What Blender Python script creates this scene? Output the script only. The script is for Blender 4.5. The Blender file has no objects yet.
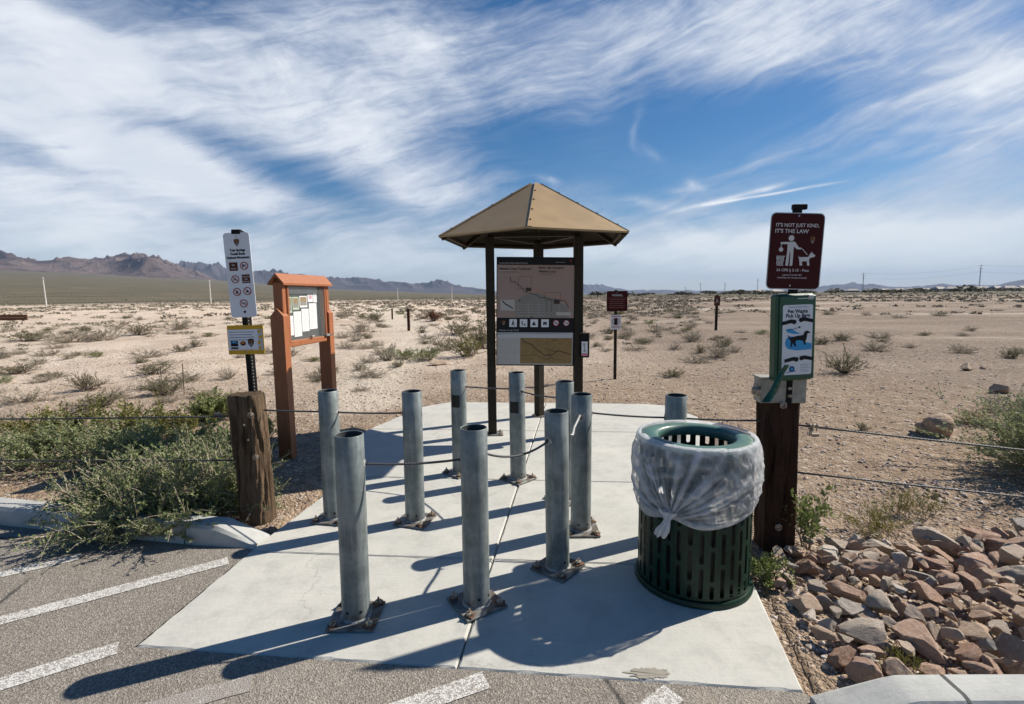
import bpy, math, random
import numpy as np
from mathutils import Vector, Matrix, Euler
from mathutils import noise as mnoise

R = math.radians
sc = bpy.context.scene
COL = sc.collection
# ------------------------------------------------------------------ camera model (solved from the bollards)
F, TH, RO, H = 508.3, 0.1115, -0.0111, 1.6
def ray(px, py):
    cr, sr = math.cos(RO), math.sin(RO); U = px - 512; V = py - 352
    u = U*cr + V*sr; v = -U*sr + V*cr
    c, s = math.cos(TH), math.sin(TH)
    a = u/F; b = -v/F
    return (a, c + b*s, -s + b*c)
def G(px, py, z=0.0):
    d = ray(px, py); t = (z - H)/d[2]
    return Vector((t*d[0], t*d[1], z))
def P(px, py, Y):
    d = ray(px, py); t = Y/d[1]
    return Vector((t*d[0], Y, H + t*d[2]))
cam = bpy.data.cameras.new('camera'); co = bpy.data.objects.new('camera', cam); COL.objects.link(co)
c_, s_, cr_, sr_ = math.cos(TH), math.sin(TH), math.cos(RO), math.sin(RO)
right = Vector((cr_, sr_*s_, sr_*c_)); up = Vector((-sr_, cr_*s_, cr_*c_)); back = Vector((0, -c_, s_))
M = Matrix((right, up, back)).transposed().to_4x4(); M.translation = (0, 0, H)
co.matrix_world = M
cam.sensor_fit = 'HORIZONTAL'; cam.sensor_width = 36; cam.lens = F/1024*36
cam.clip_start = 0.05; cam.clip_end = 90000
sc.camera = co

# ------------------------------------------------------------------ node helpers
class V:
    """socket wrapper with arithmetic"""
    def __init__(s, t, k): s.t, s.k = t, k
    def _m(s, op, *o, clamp=False):
        n = s.t.nodes.new('ShaderNodeMath'); n.operation = op; n.use_clamp = clamp
        for i, x in enumerate((s,) + o):
            if isinstance(x, V): s.t.links.new(x.k, n.inputs[i])
            else: n.inputs[i].default_value = x
        return V(s.t, n.outputs[0])
    def __add__(s, o): return s._m('ADD', o)
    def __radd__(s, o): return s._m('ADD', o)
    def __sub__(s, o): return s._m('SUBTRACT', o)
    def __rsub__(s, o): return (s*-1) + o
    def __mul__(s, o): return s._m('MULTIPLY', o)
    def __rmul__(s, o): return s._m('MULTIPLY', o)
    def __truediv__(s, o): return s._m('DIVIDE', o)
    def clamp(s): return s._m('ADD', 0.0, clamp=True)
    def exp(s): return s._m('EXPONENT')
    def pow(s, e): return s._m('POWER', e)
    def mx(s, o): return s._m('MAXIMUM', o)
    def mn(s, o): return s._m('MINIMUM', o)
    def step(s, a, b):      # smoothstep a..b -> 0..1
        n = s.t.nodes.new('ShaderNodeMapRange'); n.interpolation_type = 'SMOOTHSTEP'
        s.t.links.new(s.k, n.inputs[0]); n.inputs[1].default_value = a; n.inputs[2].default_value = b
        return V(s.t, n.outputs[0])
def nz(t, vec, scale, detail=4, rough=.55, dist=0.0, out=0):
    n = t.nodes.new('ShaderNodeTexNoise'); n.inputs['Scale'].default_value = scale
    n.inputs['Detail'].default_value = detail; n.inputs['Roughness'].default_value = rough
    n.inputs['Distortion'].default_value = dist
    if vec is not None: t.links.new(vec, n.inputs['Vector'])
    return V(t, n.outputs[out])
def vor(t, vec, scale, feature='F1', out='Distance', rnd=1.0):
    n = t.nodes.new('ShaderNodeTexVoronoi'); n.feature = feature; n.inputs['Scale'].default_value = scale
    n.inputs['Randomness'].default_value = rnd
    if vec is not None: t.links.new(vec, n.inputs['Vector'])
    return V(t, n.outputs[out])
def mix(t, f, a, b):
    n = t.nodes.new('ShaderNodeMix'); n.data_type = 'RGBA'
    if isinstance(f, V): t.links.new(f.k, n.inputs[0])
    else: n.inputs[0].default_value = f
    for s, x in ((6, a), (7, b)):
        if isinstance(x, V): t.links.new(x.k, n.inputs[s])
        else: n.inputs[s].default_value = (*x, 1)
    return V(t, n.outputs[2])
def scalevec(t, vec, s, rot=0.0, loc=(0, 0, 0)):
    n = t.nodes.new('ShaderNodeMapping'); n.inputs['Scale'].default_value = s; n.inputs['Rotation'].default_value = (0, 0, rot)
    n.inputs['Location'].default_value = loc
    t.links.new(vec, n.inputs['Vector']); return n.outputs[0]
def new_mat(name):
    m = bpy.data.materials.new(name); m.use_nodes = True; t = m.node_tree
    return m, t, t.nodes['Principled BSDF']
def tc(t, k='Object'):
    return t.nodes.new('ShaderNodeTexCoord').outputs[k]
def wpos(t): return t.nodes.new('ShaderNodeNewGeometry').outputs['Position']
def setbump(t, p, h, strength=.5, dist=.01):
    b = t.nodes.new('ShaderNodeBump'); b.inputs['Strength'].default_value = strength; b.inputs['Distance'].default_value = dist
    t.links.new(h.k, b.inputs['Height']); t.links.new(b.outputs[0], p.inputs['Normal'])
def orand(t): return V(t, t.nodes.new('ShaderNodeObjectInfo').outputs['Random'])
def simple(name, c1, c2=None, scale=8, rough=.6, metal=0.0, bump=.2, bscale=60, stretch=(1, 1, 1), spec=.5, bdist=.004, detail=5):
    m, t, p = new_mat(name); v = scalevec(t, tc(t), stretch)
    c2 = c2 or tuple(x*.75 for x in c1)
    f = nz(t, v, scale, detail, .6).step(.32, .68)
    c = mix(t, f, c1, c2); t.links.new(c.k, p.inputs['Base Color'])
    r = nz(t, v, scale*2.3, 4)*.3 + (rough - .15); t.links.new(r.k, p.inputs['Roughness'])
    p.inputs['Metallic'].default_value = metal; p.inputs['Specular IOR Level'].default_value = spec
    if bump: setbump(t, p, nz(t, v, bscale, 4), bump, bdist)
    return m

# ------------------------------------------------------------------ mesh helpers
class MB:
    def __init__(s): s.v = []; s.f = []; s.mi = []; s.mats = []; s.T = Matrix(); s.cur = 0
    def use(s, m):
        if m not in s.mats: s.mats.append(m)
        s.cur = s.mats.index(m); return s
    def add(s, vs, fs):
        b = len(s.v); T = s.T
        s.v += [tuple(T @ Vector(x)) for x in vs]
        s.f += [tuple(b + i for i in f) for f in fs]; s.mi += [s.cur]*len(fs)
    def box(s, c, d, rz=0.0, bev=0.0, rot=None):
        x, y, z = d[0]/2, d[1]/2, d[2]/2
        Rm = (rot if rot is not None else Matrix.Rotation(rz, 3, 'Z')); c = Vector(c)
        if bev <= 0:
            vs = [(sx*x, sy*y, sz*z) for sz in (-1, 1) for sx, sy in ((-1, -1), (1, -1), (1, 1), (-1, 1))]
            fs = [(3, 2, 1, 0), (4, 5, 6, 7), (0, 1, 5, 4), (1, 2, 6, 5), (2, 3, 7, 6), (3, 0, 4, 7)]
        else:
            b = min(bev, x*.9, y*.9, z*.9); vs = []; 
            def ringv(X, Y, Z):
                return [(-X+b, -Y, Z), (X-b, -Y, Z), (X, -Y+b, Z), (X, Y-b, Z), (X-b, Y, Z), (-X+b, Y, Z), (-X, Y-b, Z), (-X, -Y+b, Z)]
            def ringi(X, Y, Z):
                X -= b; Y -= b; q = min(b*.3, X*.5, Y*.5)
                return [(-X+q, -Y, Z), (X-q, -Y, Z), (X, -Y+q, Z), (X, Y-q, Z), (X-q, Y, Z), (-X+q, Y, Z), (-X, Y-q, Z), (-X, -Y+q, Z)]
            vs = ringi(x, y, -z) + ringv(x, y, -z+b) + ringv(x, y, z-b) + ringi(x, y, z)
            fs = [tuple(range(7, -1, -1)), tuple(range(24, 32))]
            for k in range(3):
                for i in range(8):
                    j = (i+1) % 8; fs.append((k*8+i, k*8+j, k*8+8+j, k*8+8+i))
        s.add([c + Rm @ Vector(q) for q in vs], fs)
    def lathe(s, prof, n=32, c=(0, 0, 0), caps=False, a0=0.0):
        vs = []; fs = []; m = len(prof)
        for i in range(n):
            a = a0 + 2*math.pi*i/n; ca, sa = math.cos(a), math.sin(a)
            vs += [(c[0]+r*ca, c[1]+r*sa, c[2]+z) for r, z in prof]
        for i in range(n):
            j = (i+1) % n
            for k in range(m-1): fs.append((i*m+k, j*m+k, j*m+k+1, i*m+k+1))
        if caps: fs += [tuple(i*m for i in reversed(range(n))), tuple(i*m+m-1 for i in range(n))]
        s.add(vs, fs)
    def tube(s, pts, r, n=6, caps=True, taper=None):
        pts = [Vector(p) for p in pts]; vs = []; fs = []; m = len(pts)
        prev = None
        for i, p in enumerate(pts):
            d = (pts[min(i+1, m-1)] - pts[max(i-1, 0)]).normalized()
            if prev is None:
                u = d.orthogonal().normalized()
            else:
                u = (prev - d*prev.dot(d))
                u = u.normalized() if u.length > 1e-6 else d.orthogonal().normalized()
            prev = u; w = d.cross(u)
            rr = r if taper is None else r*taper[i]
            vs += [p + rr*(math.cos(2*math.pi*k/n)*u + math.sin(2*math.pi*k/n)*w) for k in range(n)]
        for i in range(m-1):
            for k in range(n):
                l = (k+1) % n; fs.append((i*n+k, i*n+l, (i+1)*n+l, (i+1)*n+k))
        if caps: fs += [tuple(reversed(range(n))), tuple((m-1)*n+k for k in range(n))]
        s.add(vs, fs)
    def prism(s, poly, z0, z1):
        n = len(poly); vs = [(x, y, z0) for x, y in poly] + [(x, y, z1) for x, y in poly]
        s.add(vs, [tuple(reversed(range(n))), tuple(range(n, 2*n))] + [(i, (i+1) % n, n+(i+1) % n, n+i) for i in range(n)])
    def build(s, name, parent=None, mat=None, smooth=False, loc=None):
        me = bpy.data.meshes.new(name); me.from_pydata(s.v, [], s.f); 
        for m in ([mat] if mat else s.mats): me.materials.append(m)
        if not mat: me.polygons.foreach_set('material_index', s.mi)
        if smooth: me.polygons.foreach_set('use_smooth', [True]*len(s.f))
        me.validate(); me.update()
        o = bpy.data.objects.new(name, me); COL.objects.link(o)
        if parent: o.parent = parent
        if loc is not None: o.location = loc
        return o
def autosmooth(o, ang=35):
    me = o.data; me.polygons.foreach_set('use_smooth', [True]*len(me.polygons))
    me.set_sharp_from_angle(angle=R(ang)); return o
def tag(o, label=None, cat=None, group=None, kind=None):
    if label: o['label'] = label
    if cat: o['category'] = cat
    if group: o['group'] = group
    if kind: o['kind'] = kind
    return o
def empty(name, loc, rz=0, label=None, cat=None, group=None):
    o = bpy.data.objects.new(name, None); COL.objects.link(o); o.location = loc; o.rotation_euler = (0, 0, rz); o.empty_display_size = .1
    return tag(o, label, cat, group)
def copy_tree(root, loc=None, rz=None, label=None, scale=None):
    def rec(o, parent):
        c = o.copy(); COL.objects.link(c)
        if parent: c.parent = parent
        for ch in o.children: rec(ch, c)
        return c
    c = rec(root, None)
    if loc is not None: c.location = loc
    if rz is not None: c.rotation_euler[2] = rz
    if label: c['label'] = label
    if scale is not None: c.scale = scale
    return c

# flat sign artwork: local frame x right, z up, normal -y (faces the camera side)
class Art(MB):
    """2D drawing in a frame: o + x*ux + y*uy, raised by k layers along n"""
    def __init__(s, o, ux, uy):
        super().__init__(); s.o = Vector(o); s.ux = Vector(ux); s.uy = Vector(uy); s.n = s.ux.cross(s.uy).normalized(); s.lift = .0012
    def pt(s, x, y): return s.o + s.ux*x + s.uy*y + s.n*s.lift
    def poly(s, pts, m=None, lift=None):
        if m: s.use(m)
        if lift is not None: s.lift = lift
        s.add([s.pt(*p) for p in pts], [tuple(range(len(pts)))])
    def rect(s, x0, y0, x1, y1, m=None, lift=None, r=0):
        if r:
            pts = []
            for cx, cy, a0 in ((x1-r, y0+r, -90), (x1-r, y1-r, 0), (x0+r, y1-r, 90), (x0+r, y0+r, 180)):
                pts += [(cx+r*math.cos(R(a0+k*22.5)), cy+r*math.sin(R(a0+k*22.5))) for k in range(5)]
            s.poly(pts, m, lift)
        else: s.poly([(x0, y0), (x1, y0), (x1, y1), (x0, y1)], m, lift)
    def disc(s, x, y, r, m=None, lift=None, n=20, sy=1): s.poly([(x+r*math.cos(2*math.pi*k/n), y+sy*r*math.sin(2*math.pi*k/n)) for k in range(n)], m, lift)
    def ring(s, x, y, r, w, m=None, lift=None, n=24):
        if m: s.use(m)
        if lift is not None: s.lift = lift
        vs = []; 
        for k in range(n):
            a = 2*math.pi*k/n; vs += [s.pt(x+r*math.cos(a), y+r*math.sin(a)), s.pt(x+(r-w)*math.cos(a), y+(r-w)*math.sin(a))]
        s.add(vs, [(2*k, 2*((k+1) % n), 2*((k+1) % n)+1, 2*k+1) for k in range(n)])
    def line(s, pts, w, m=None, lift=None):
        if m: s.use(m)
        if lift is not None: s.lift = lift
        for (x0, y0), (x1, y1) in zip(pts, pts[1:]):
            dx, dy = x1-x0, y1-y0; L = math.hypot(dx, dy) or 1; nx, ny = -dy/L*w/2, dx/L*w/2
            s.add([s.pt(x0+nx, y0+ny), s.pt(x0-nx, y0-ny), s.pt(x1-nx, y1-ny), s.pt(x1+nx, y1+ny)], [(0, 1, 2, 3)])
    def text(s, txt, x, y, size, m=None, lift=None, align='LEFT', bold=0.0, shear=0.0, width=None):
        if m: s.use(m)
        if lift is not None: s.lift = lift
        cu = bpy.data.curves.new('t', 'FONT'); cu.body = txt; cu.size = size; cu.align_x = align; cu.offset = bold*size; cu.shear = shear
        cu.resolution_u = 2
        o = bpy.data.objects.new('t', cu); COL.objects.link(o)
        bpy.context.view_layer.update()
        dg = bpy.context.evaluated_depsgraph_get(); me = bpy.data.meshes.new_from_object(o.evaluated_get(dg))
        k = 1.0
        if width:
            xs = [v.co.x for v in me.vertices]; k = width/(max(xs)-min(xs)) if xs else 1
        s.add([s.pt(x+v.co.x*k, y+v.co.y) for v in me.vertices], [tuple(p.vertices) for p in me.polygons])
        bpy.data.objects.remove(o); bpy.data.curves.remove(cu); bpy.data.meshes.remove(me)

# ------------------------------------------------------------------ flat sign paints
def flat(name, c, rough=.5, var=.08):
    m, t, p = new_mat(name)
    f = nz(t, tc(t), 25, 4)
    k = mix(t, f, tuple(x*(1-var) for x in c), tuple(min(1, x*(1+var)) for x in c)); t.links.new(k.k, p.inputs['Base Color'])
    p.inputs['Roughness'].default_value = rough; p.inputs['Specular IOR Level'].default_value = .15; return m
WHITE = flat('sign_white', (.72, .73, .75)); BLACK = flat('sign_black', (.015, .015, .017)); MAROON = flat('sign_maroon', (.055, .006, .006), .4)
CREAM = flat('sign_cream', (.46, .43, .39)); BROWN = flat('sign_brown', (.10, .035, .02)); REDP = flat('sign_red', (.32, .03, .03))
YELLOW = flat('sign_yellow', (.62, .36, .03)); ORANGE = flat('sign_orange', (.6, .2, .05)); BLUEP = flat('sign_blue', (.06, .32, .6))
NAVY = flat('sign_navy', (.03, .08, .22)); GREYP = flat('sign_grey', (.35, .36, .36)); MAPPINK = flat('map_tan_pink', (.35, .255, .215))
MAPGREY = flat('map_grey_green', (.245, .225, .195)); MAPGOLD = flat('map_gold', (.27, .175, .075), .5, .35); LTGREY = flat('map_light_grey', (.5, .5, .5))
LTGREEN = flat('paper_green', (.45, .55, .4)); PAPER = flat('paper_white', (.8, .8, .8), .8, .04); DARKLINE = flat('map_line_dark', (.06, .045, .035))

# ------------------------------------------------------------------ materials
def mat_galv():
    m, t, p = new_mat('galvanised_steel'); o = tc(t); rnd = orand(t)
    comb = t.nodes.new('ShaderNodeCombineXYZ'); t.links.new((rnd*37).k, comb.inputs[0]); t.links.new((rnd*11).k, comb.inputs[2])
    ad = t.nodes.new('ShaderNodeVectorMath'); ad.operation = 'ADD'; t.links.new(o, ad.inputs[0]); t.links.new(comb.outputs[0], ad.inputs[1])
    v = ad.outputs[0]
    a = nz(t, v, 9, 6, .65).step(.3, .7); b = nz(t, scalevec(t, v, (30, 30, 3)), 1, 5, .7).step(.45, .75)
    spang = vor(t, v, 55, out='Color') if False else vor(t, v, 60)
    c = mix(t, a, (.13, .155, .155), (.26, .29, .285)); c = mix(t, b*.6, c, (.37, .395, .385)); sx_ = nz(t, scalevec(t, v, (60, 60, 2.2)), 1, 3, .7).step(.62, .68); c = mix(t, sx_*.5, c, (.09, .075, .06))
    sp = nz(t, v, 140, 2); c = mix(t, sp.step(.58, .7)*.25, c, (.1, .12, .12))
    sep = t.nodes.new('ShaderNodeSeparateXYZ'); t.links.new(o, sep.inputs[0])
    z = V(t, sep.outputs[2])
    rust = (1 - z.step(.0, .1))*nz(t, v, 22, 4).step(.5, .66)
    c = mix(t, rust*.8, c, (.12, .06, .035))
    sc_ = nz(t, scalevec(t, v, (4, 4, 14)), 6, 5, .7).step(.66, .72); c = mix(t, sc_*.5, c, (.55, .57, .56))
    t.links.new(c.k, p.inputs['Base Color']); p.inputs['Metallic'].default_value = .35
    t.links.new((nz(t, v, 30, 4)*.3+.38).k, p.inputs['Roughness']); setbump(t, p, nz(t, v, 90, 5, .7)+nz(t, v, 8, 2)*1.5, .25, .003)
    return m
GALV = mat_galv()
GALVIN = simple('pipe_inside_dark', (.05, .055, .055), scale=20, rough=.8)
PLATE = simple('weathered_plate', (.24, .25, .24), (.13, .10, .08), 14, .6, .4, .4)
RUST = simple('rusty_steel', (.20, .10, .06), (.10, .05, .03), 35, .8, .2, .6, 90)
BOLTG = simple('zinc_bolt', (.45, .42, .36), (.25, .16, .10), 40, .5, .5)
WELD = simple('weld_scar', (.42, .42, .40), (.2, .19, .18), 60, .7, .2, .8, 120)
CABLE = None
def mat_cable():
    m, t, p = new_mat('steel_cable_wire'); o = tc(t)
    w = t.nodes.new('ShaderNodeTexWave'); w.bands_direction = 'DIAGONAL'; w.inputs['Scale'].default_value = 40; t.links.new(o, w.inputs['Vector'])
    c = mix(t, V(t, w.outputs['Fac']), (.03, .031, .033), (.12, .122, .125)); t.links.new(c.k, p.inputs['Base Color'])
    p.inputs['Metallic'].default_value = .2; p.inputs['Roughness'].default_value = .6; setbump(t, p, V(t, w.outputs['Fac']), .6, .003); return m
CABLE = mat_cable()
def mat_concrete(name, c1, c2, stain=.5, seed=0):
    m, t, p = new_mat(name); v = scalevec(t, wpos(t), (1, 1, 1), 0, (seed, seed*2, 0))
    a = nz(t, v, 1.1, 7, .68).step(.35, .68); b = nz(t, v, 6, 7, .72).step(.42, .72)
    c = mix(t, a, c1, c2); c = mix(t, b*.55, c, tuple(x*.72 for x in c1))
    brush = nz(t, scalevec(t, v, (3, 60, 1), .1), 1, 3); c = mix(t, brush.step(.45, .75)*.16, c, (.62, .6, .55))
    st = nz(t, v, 2.3, 4, .6).step(.60, .72); c = mix(t, st*stain*.45, c, (.30, .25, .2))
    fine = nz(t, v, 220, 3, .6); c = mix(t, fine.step(.55, .75)*.3, c, (.16, .15, .14))
    sp = vor(t, v, 14); spm = (1-sp.step(.03, .06))*nz(t, v, 3, 2).step(.5, .6); c = mix(t, spm*.8, c, (.06, .05, .04))
    we = nz(t, v, 2.5, 5, .7, 0, 1); wm = t.nodes.new('ShaderNodeVectorMath'); wm.operation = 'MULTIPLY_ADD'; t.links.new(we.k, wm.inputs[0]); wm.inputs[1].default_value = (.5, .5, 0); t.links.new(v, wm.inputs[2])
    ck = vor(t, wm.outputs[0], .75, 'DISTANCE_TO_EDGE'); cm = (1-ck.step(.0015, .006))*nz(t, v, .9, 2).step(.50, .56); c = mix(t, cm*.25, c, (.13, .11, .09))
    dirt = nz(t, v, .8, 6, .7, .5).step(.52, .74); c = mix(t, dirt*stain*.45, c, (.40, .34, .265)); rs = nz(t, v, 5, 3, .5).step(.70, .76); c = mix(t, rs*stain*.35, c, (.30, .16, .09))
    t.links.new(c.k, p.inputs['Base Color']); p.inputs['Roughness'].default_value = .9
    setbump(t, p, brush*.6+fine+nz(t, v, 40, 3), .35, .004); return m
CONC = mat_concrete('concrete', (.46, .455, .415), (.53, .515, .465))
KERBM = mat_concrete('kerb_concrete', (.42, .425, .40), (.50, .50, .47), .3, 5)
def mat_asphalt():
    m, t, p = new_mat('asphalt'); v = wpos(t)
    base = mix(t, nz(t, v, 1.3, 5, .6).step(.35, .7), (.205, .180, .150), (.265, .236, .20))
    g = vor(t, v, 150, out='Color'); gg = t.nodes.new('ShaderNodeSeparateColor'); t.links.new(g.k, gg.inputs[0]); gv = V(t, gg.outputs[0])
    c = mix(t, gv.step(.62, .9)*.5, base, (.46, .41, .35)); c = mix(t, (1-gv.step(.0, .35))*.5, c, (.07, .06, .055))
    d = nz(t, v, 1.7, 7, .75).step(.54, .72); c = mix(t, d*.5, c, (.38, .32, .25)); ck = vor(t, scalevec(t, v, (1, 1, 1), .3), .55, 'DISTANCE_TO_EDGE') + (nz(t, v, 9, 5, .7)-.5)*.02; c = mix(t, (1-ck.step(.002, .010))*nz(t, v, .7, 2).step(.5, .56)*.8, c, (.03, .027, .025))
    t.links.new(c.k, p.inputs['Base Color']); p.inputs['Roughness'].default_value = .92
    setbump(t, p, gv*.8 + vor(t, v, 150)*.8+nz(t, v, 30, 3)*.5, .75, .006); return m
ASPH = mat_asphalt()
def mat_paint(name='worn_white_road_paint', lo=.50):
    m, t, p = new_mat(name); v = wpos(t)
    g = vor(t, v, 150, out='Color'); gg = t.nodes.new('ShaderNodeSeparateColor'); t.links.new(g.k, gg.inputs[0]); gv = V(t, gg.outputs[0])
    wear = (nz(t, v, 9, 5, .7)*.55 + gv*.45).step(lo, lo+.12)
    c = mix(t, wear*.9, (.60, .585, .55), (.26, .228, .2)); t.links.new(c.k, p.inputs['Base Color'])
    p.inputs['Roughness'].default_value = .85; setbump(t, p, gv+vor(t, v, 150), .6, .005); return m
PAINT = mat_paint(); PAINTW = mat_paint('nearly_gone_road_paint', .22)
def mat_ground():
    m, t, p = new_mat('desert_ground'); v = wpos(t)
    sep = t.nodes.new('ShaderNodeSeparateXYZ'); t.links.new(v, sep.inputs[0]); x = V(t, sep.outputs[0]); y = V(t, sep.outputs[1])
    vl = t.nodes.new('ShaderNodeVectorMath'); vl.operation = 'LENGTH'; t.links.new(v, vl.inputs[0]); r = V(t, vl.outputs['Value'])
    big = nz(t, v, .05, 6, .6, .4); mid = nz(t, v, .45, 6, .62, .3); sm = nz(t, v, 4, 6, .7)
    sand = mix(t, mid.step(.35, .7), (.58, .455, .35), (.72, .60, .485))
    sand = mix(t, nz(t, scalevec(t, v, (.12, .3, 1)), 1, 6, .6, .5).step(.52, .68)*.5, sand, (.40, .30, .21))
    gravel = mix(t, sm.step(.35, .7), (.25, .172, .112), (.38, .285, .20))
    # gravelly brown soil round the pad, and over most of the right-hand side
    side = (x*1.0 - y*.06 + (mid-.5)*6).step(-1.5, 5)
    near = 1-(r + (mid-.5)*6).step(7.5, 14)
    pale = (nz(t, scalevec(t, v, (.035, .16, 1), .05), 1, 5, .6, .6)).step(.56, .64)
    rg = mix(t, nz(t, scalevec(t, v, (.06, .25, 1)), 1, 6, .62, .4).step(.38, .62), (.185, .135, .098), (.28, .214, .160)); rg = mix(t, pale*.7, rg, (.52, .45, .37))
    c = mix(t, side*.92, sand, rg); c = mix(t, near*.9, c, gravel)
    track = None
    PTS = [(-2.3, 7.6), G(372, 375), G(398, 352), G(418, 336), G(400, 322), G(385, 312), G(392, 305)]; PTS = [(p[0], p[1]) for p in PTS]
    wob = (mid-.5)*1.6 + (sm-.5)*.35
    for (ax, ay), (bx_, by_) in zip(PTS, PTS[1:]):
        L2 = (bx_-ax)**2+(by_-ay)**2; tt = (((x-ax)*(bx_-ax)+(y-ay)*(by_-ay))*(1/L2)).clamp(); dx = x-ax-tt*(bx_-ax); dy_ = y-ay-tt*(by_-ay); dd_ = (dx*dx+dy_*dy_).pow(.5)/(.45+y*.022)
        track = dd_ if track is None else track.mn(dd_)
    c = mix(t, (1-(track+wob).step(.5, 1.7))*.85, c, (.66, .565, .45))
    # far plain
    fars = r.step(120, 330); farc = mix(t, nz(t, scalevec(t, v, (.002, .009, 1)), 1, 7, .65).step(.35, .65), (.085, .075, .045), (.15, .125, .082))
    farc = mix(t, nz(t, scalevec(t, v, (.05, .05, .05)), 1, 3, .7).step(.45, .62)*.5, farc, (.085, .08, .05))
    farc = mix(t, (nz(t, scalevec(t, v, (.003, .02, 1)), 1, 5, .7)).step(.58, .7)*.5, farc, (.30, .25, .19)); c = mix(t, fars, c, farc)
    # pebbles in three sizes
    for s_, lo, dk, lt in ((95, .30, (.16, .11, .08), (.66, .58, .49)), (38, .36, (.14, .10, .075), (.60, .52, .44)), (14, .5, (.17, .125, .095), (.5, .42, .35))):
        g = vor(t, v, s_, out='Color'); gg = t.nodes.new('ShaderNodeSeparateColor'); t.links.new(g.k, gg.inputs[0]); gv = V(t, gg.outputs[0])
        dd = 1 - vor(t, v, s_).step(lo*.7, lo)
        fade = 1 - r.step(400/s_, 1600/s_)
        c = mix(t, (1-gv.step(.0, .35))*dd*.85*fade, c, dk); c = mix(t, gv.step(.7, .88)*dd*.75*fade, c, lt)
    t.links.new(c.k, p.inputs['Base Color']); p.inputs['Roughness'].default_value = .95; p.inputs['Specular IOR Level'].default_value = .2
    h = (1-vor(t, v, 38))*.5 + (1-vor(t, v, 95))*.25 + nz(t, v, 9, 6, .7)*1.2 + (1-vor(t, v, 14))*.5
    setbump(t, p, h, 1.0, .035); return m
GROUND = mat_ground()
def mat_wood(name, c1, c2, c3):
    m, t, p = new_mat(name); v = tc(t)
    g = nz(t, scalevec(t, v, (22, 22, 2.2)), 1, 7, .7, 1.2); g2 = nz(t, scalevec(t, v, (70, 70, 2.5)), 1, 4, .7)
    c = mix(t, g.step(.35, .65), c1, c2); c = mix(t, g2.step(.56, .7)*.85, c, c3)
    big = nz(t, scalevec(t, v, (5, 5, 1.5)), 1, 4).step(.45, .6); c = mix(t, big*.5, c, tuple(x*1.35 for x in c1))
    t.links.new(c.k, p.inputs['Base Color']); p.inputs['Roughness'].default_value = .9; p.inputs['Specular IOR Level'].default_value = .2
    setbump(t, p, g*2.2 + g2, 1.0, .03); return m
WOODL = mat_wood('weathered_wood', (.21, .145, .092), (.08, .05, .03), (.010, .007, .005))
WOODR = mat_wood('dark_treated_wood', (.085, .042, .025), (.045, .02, .013), (.012, .008, .006))
BBWOOD = simple('orange_brown_recycled_timber', (.35, .118, .042), (.29, .098, .036), 12, .55, 0, .3, 60, (3, 3, .6))
GLASS, _t, _p = new_mat('display_glass'); _p.inputs['Base Color'].default_value = (.6, .65, .65, 1); _p.inputs['Roughness'].default_value = .08; _p.inputs['Alpha'].default_value = .06
KBROWN = simple('dark_brown_painted_steel', (.026, .021, .014), (.036, .028, .02), 20, .6, 0, .1, spec=.15)
KROOF = simple('tan_roof_metal', (.39, .27, .135), (.335, .23, .118), 2.2, .45, .1, .06, 12, (1, 1, 1), .4, .01)
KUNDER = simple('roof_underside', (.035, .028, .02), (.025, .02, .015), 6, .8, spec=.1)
CANG = simple('green_coated_steel', (.005, .024, .014), (.008, .034, .020), 30, .42, 0, .12, 40, spec=.3)
LIDG = simple('faded_green_lid', (.075, .155, .125), (.055, .125, .10), 14, .42, 0, .2, 50)
DISPG = simple('green_dispenser_plastic', (.012, .085, .042), (.009, .065, .035), 12, .35, 0, .1)
POSTBLK = simple('black_perforated_post', (.009, .009, .009), (.014, .014, .014), 30, .6, spec=.12)
ALU = simple('bare_aluminium', (.5, .5, .5), (.36, .36, .36), 20, .4, .7)
BOXG = simple('beige_metal_box', (.36, .34, .29), (.24, .22, .18), 14, .55, .2)
HOLE = simple('black_tape', (.006, .006, .007), scale=20, rough=.6)
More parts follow.
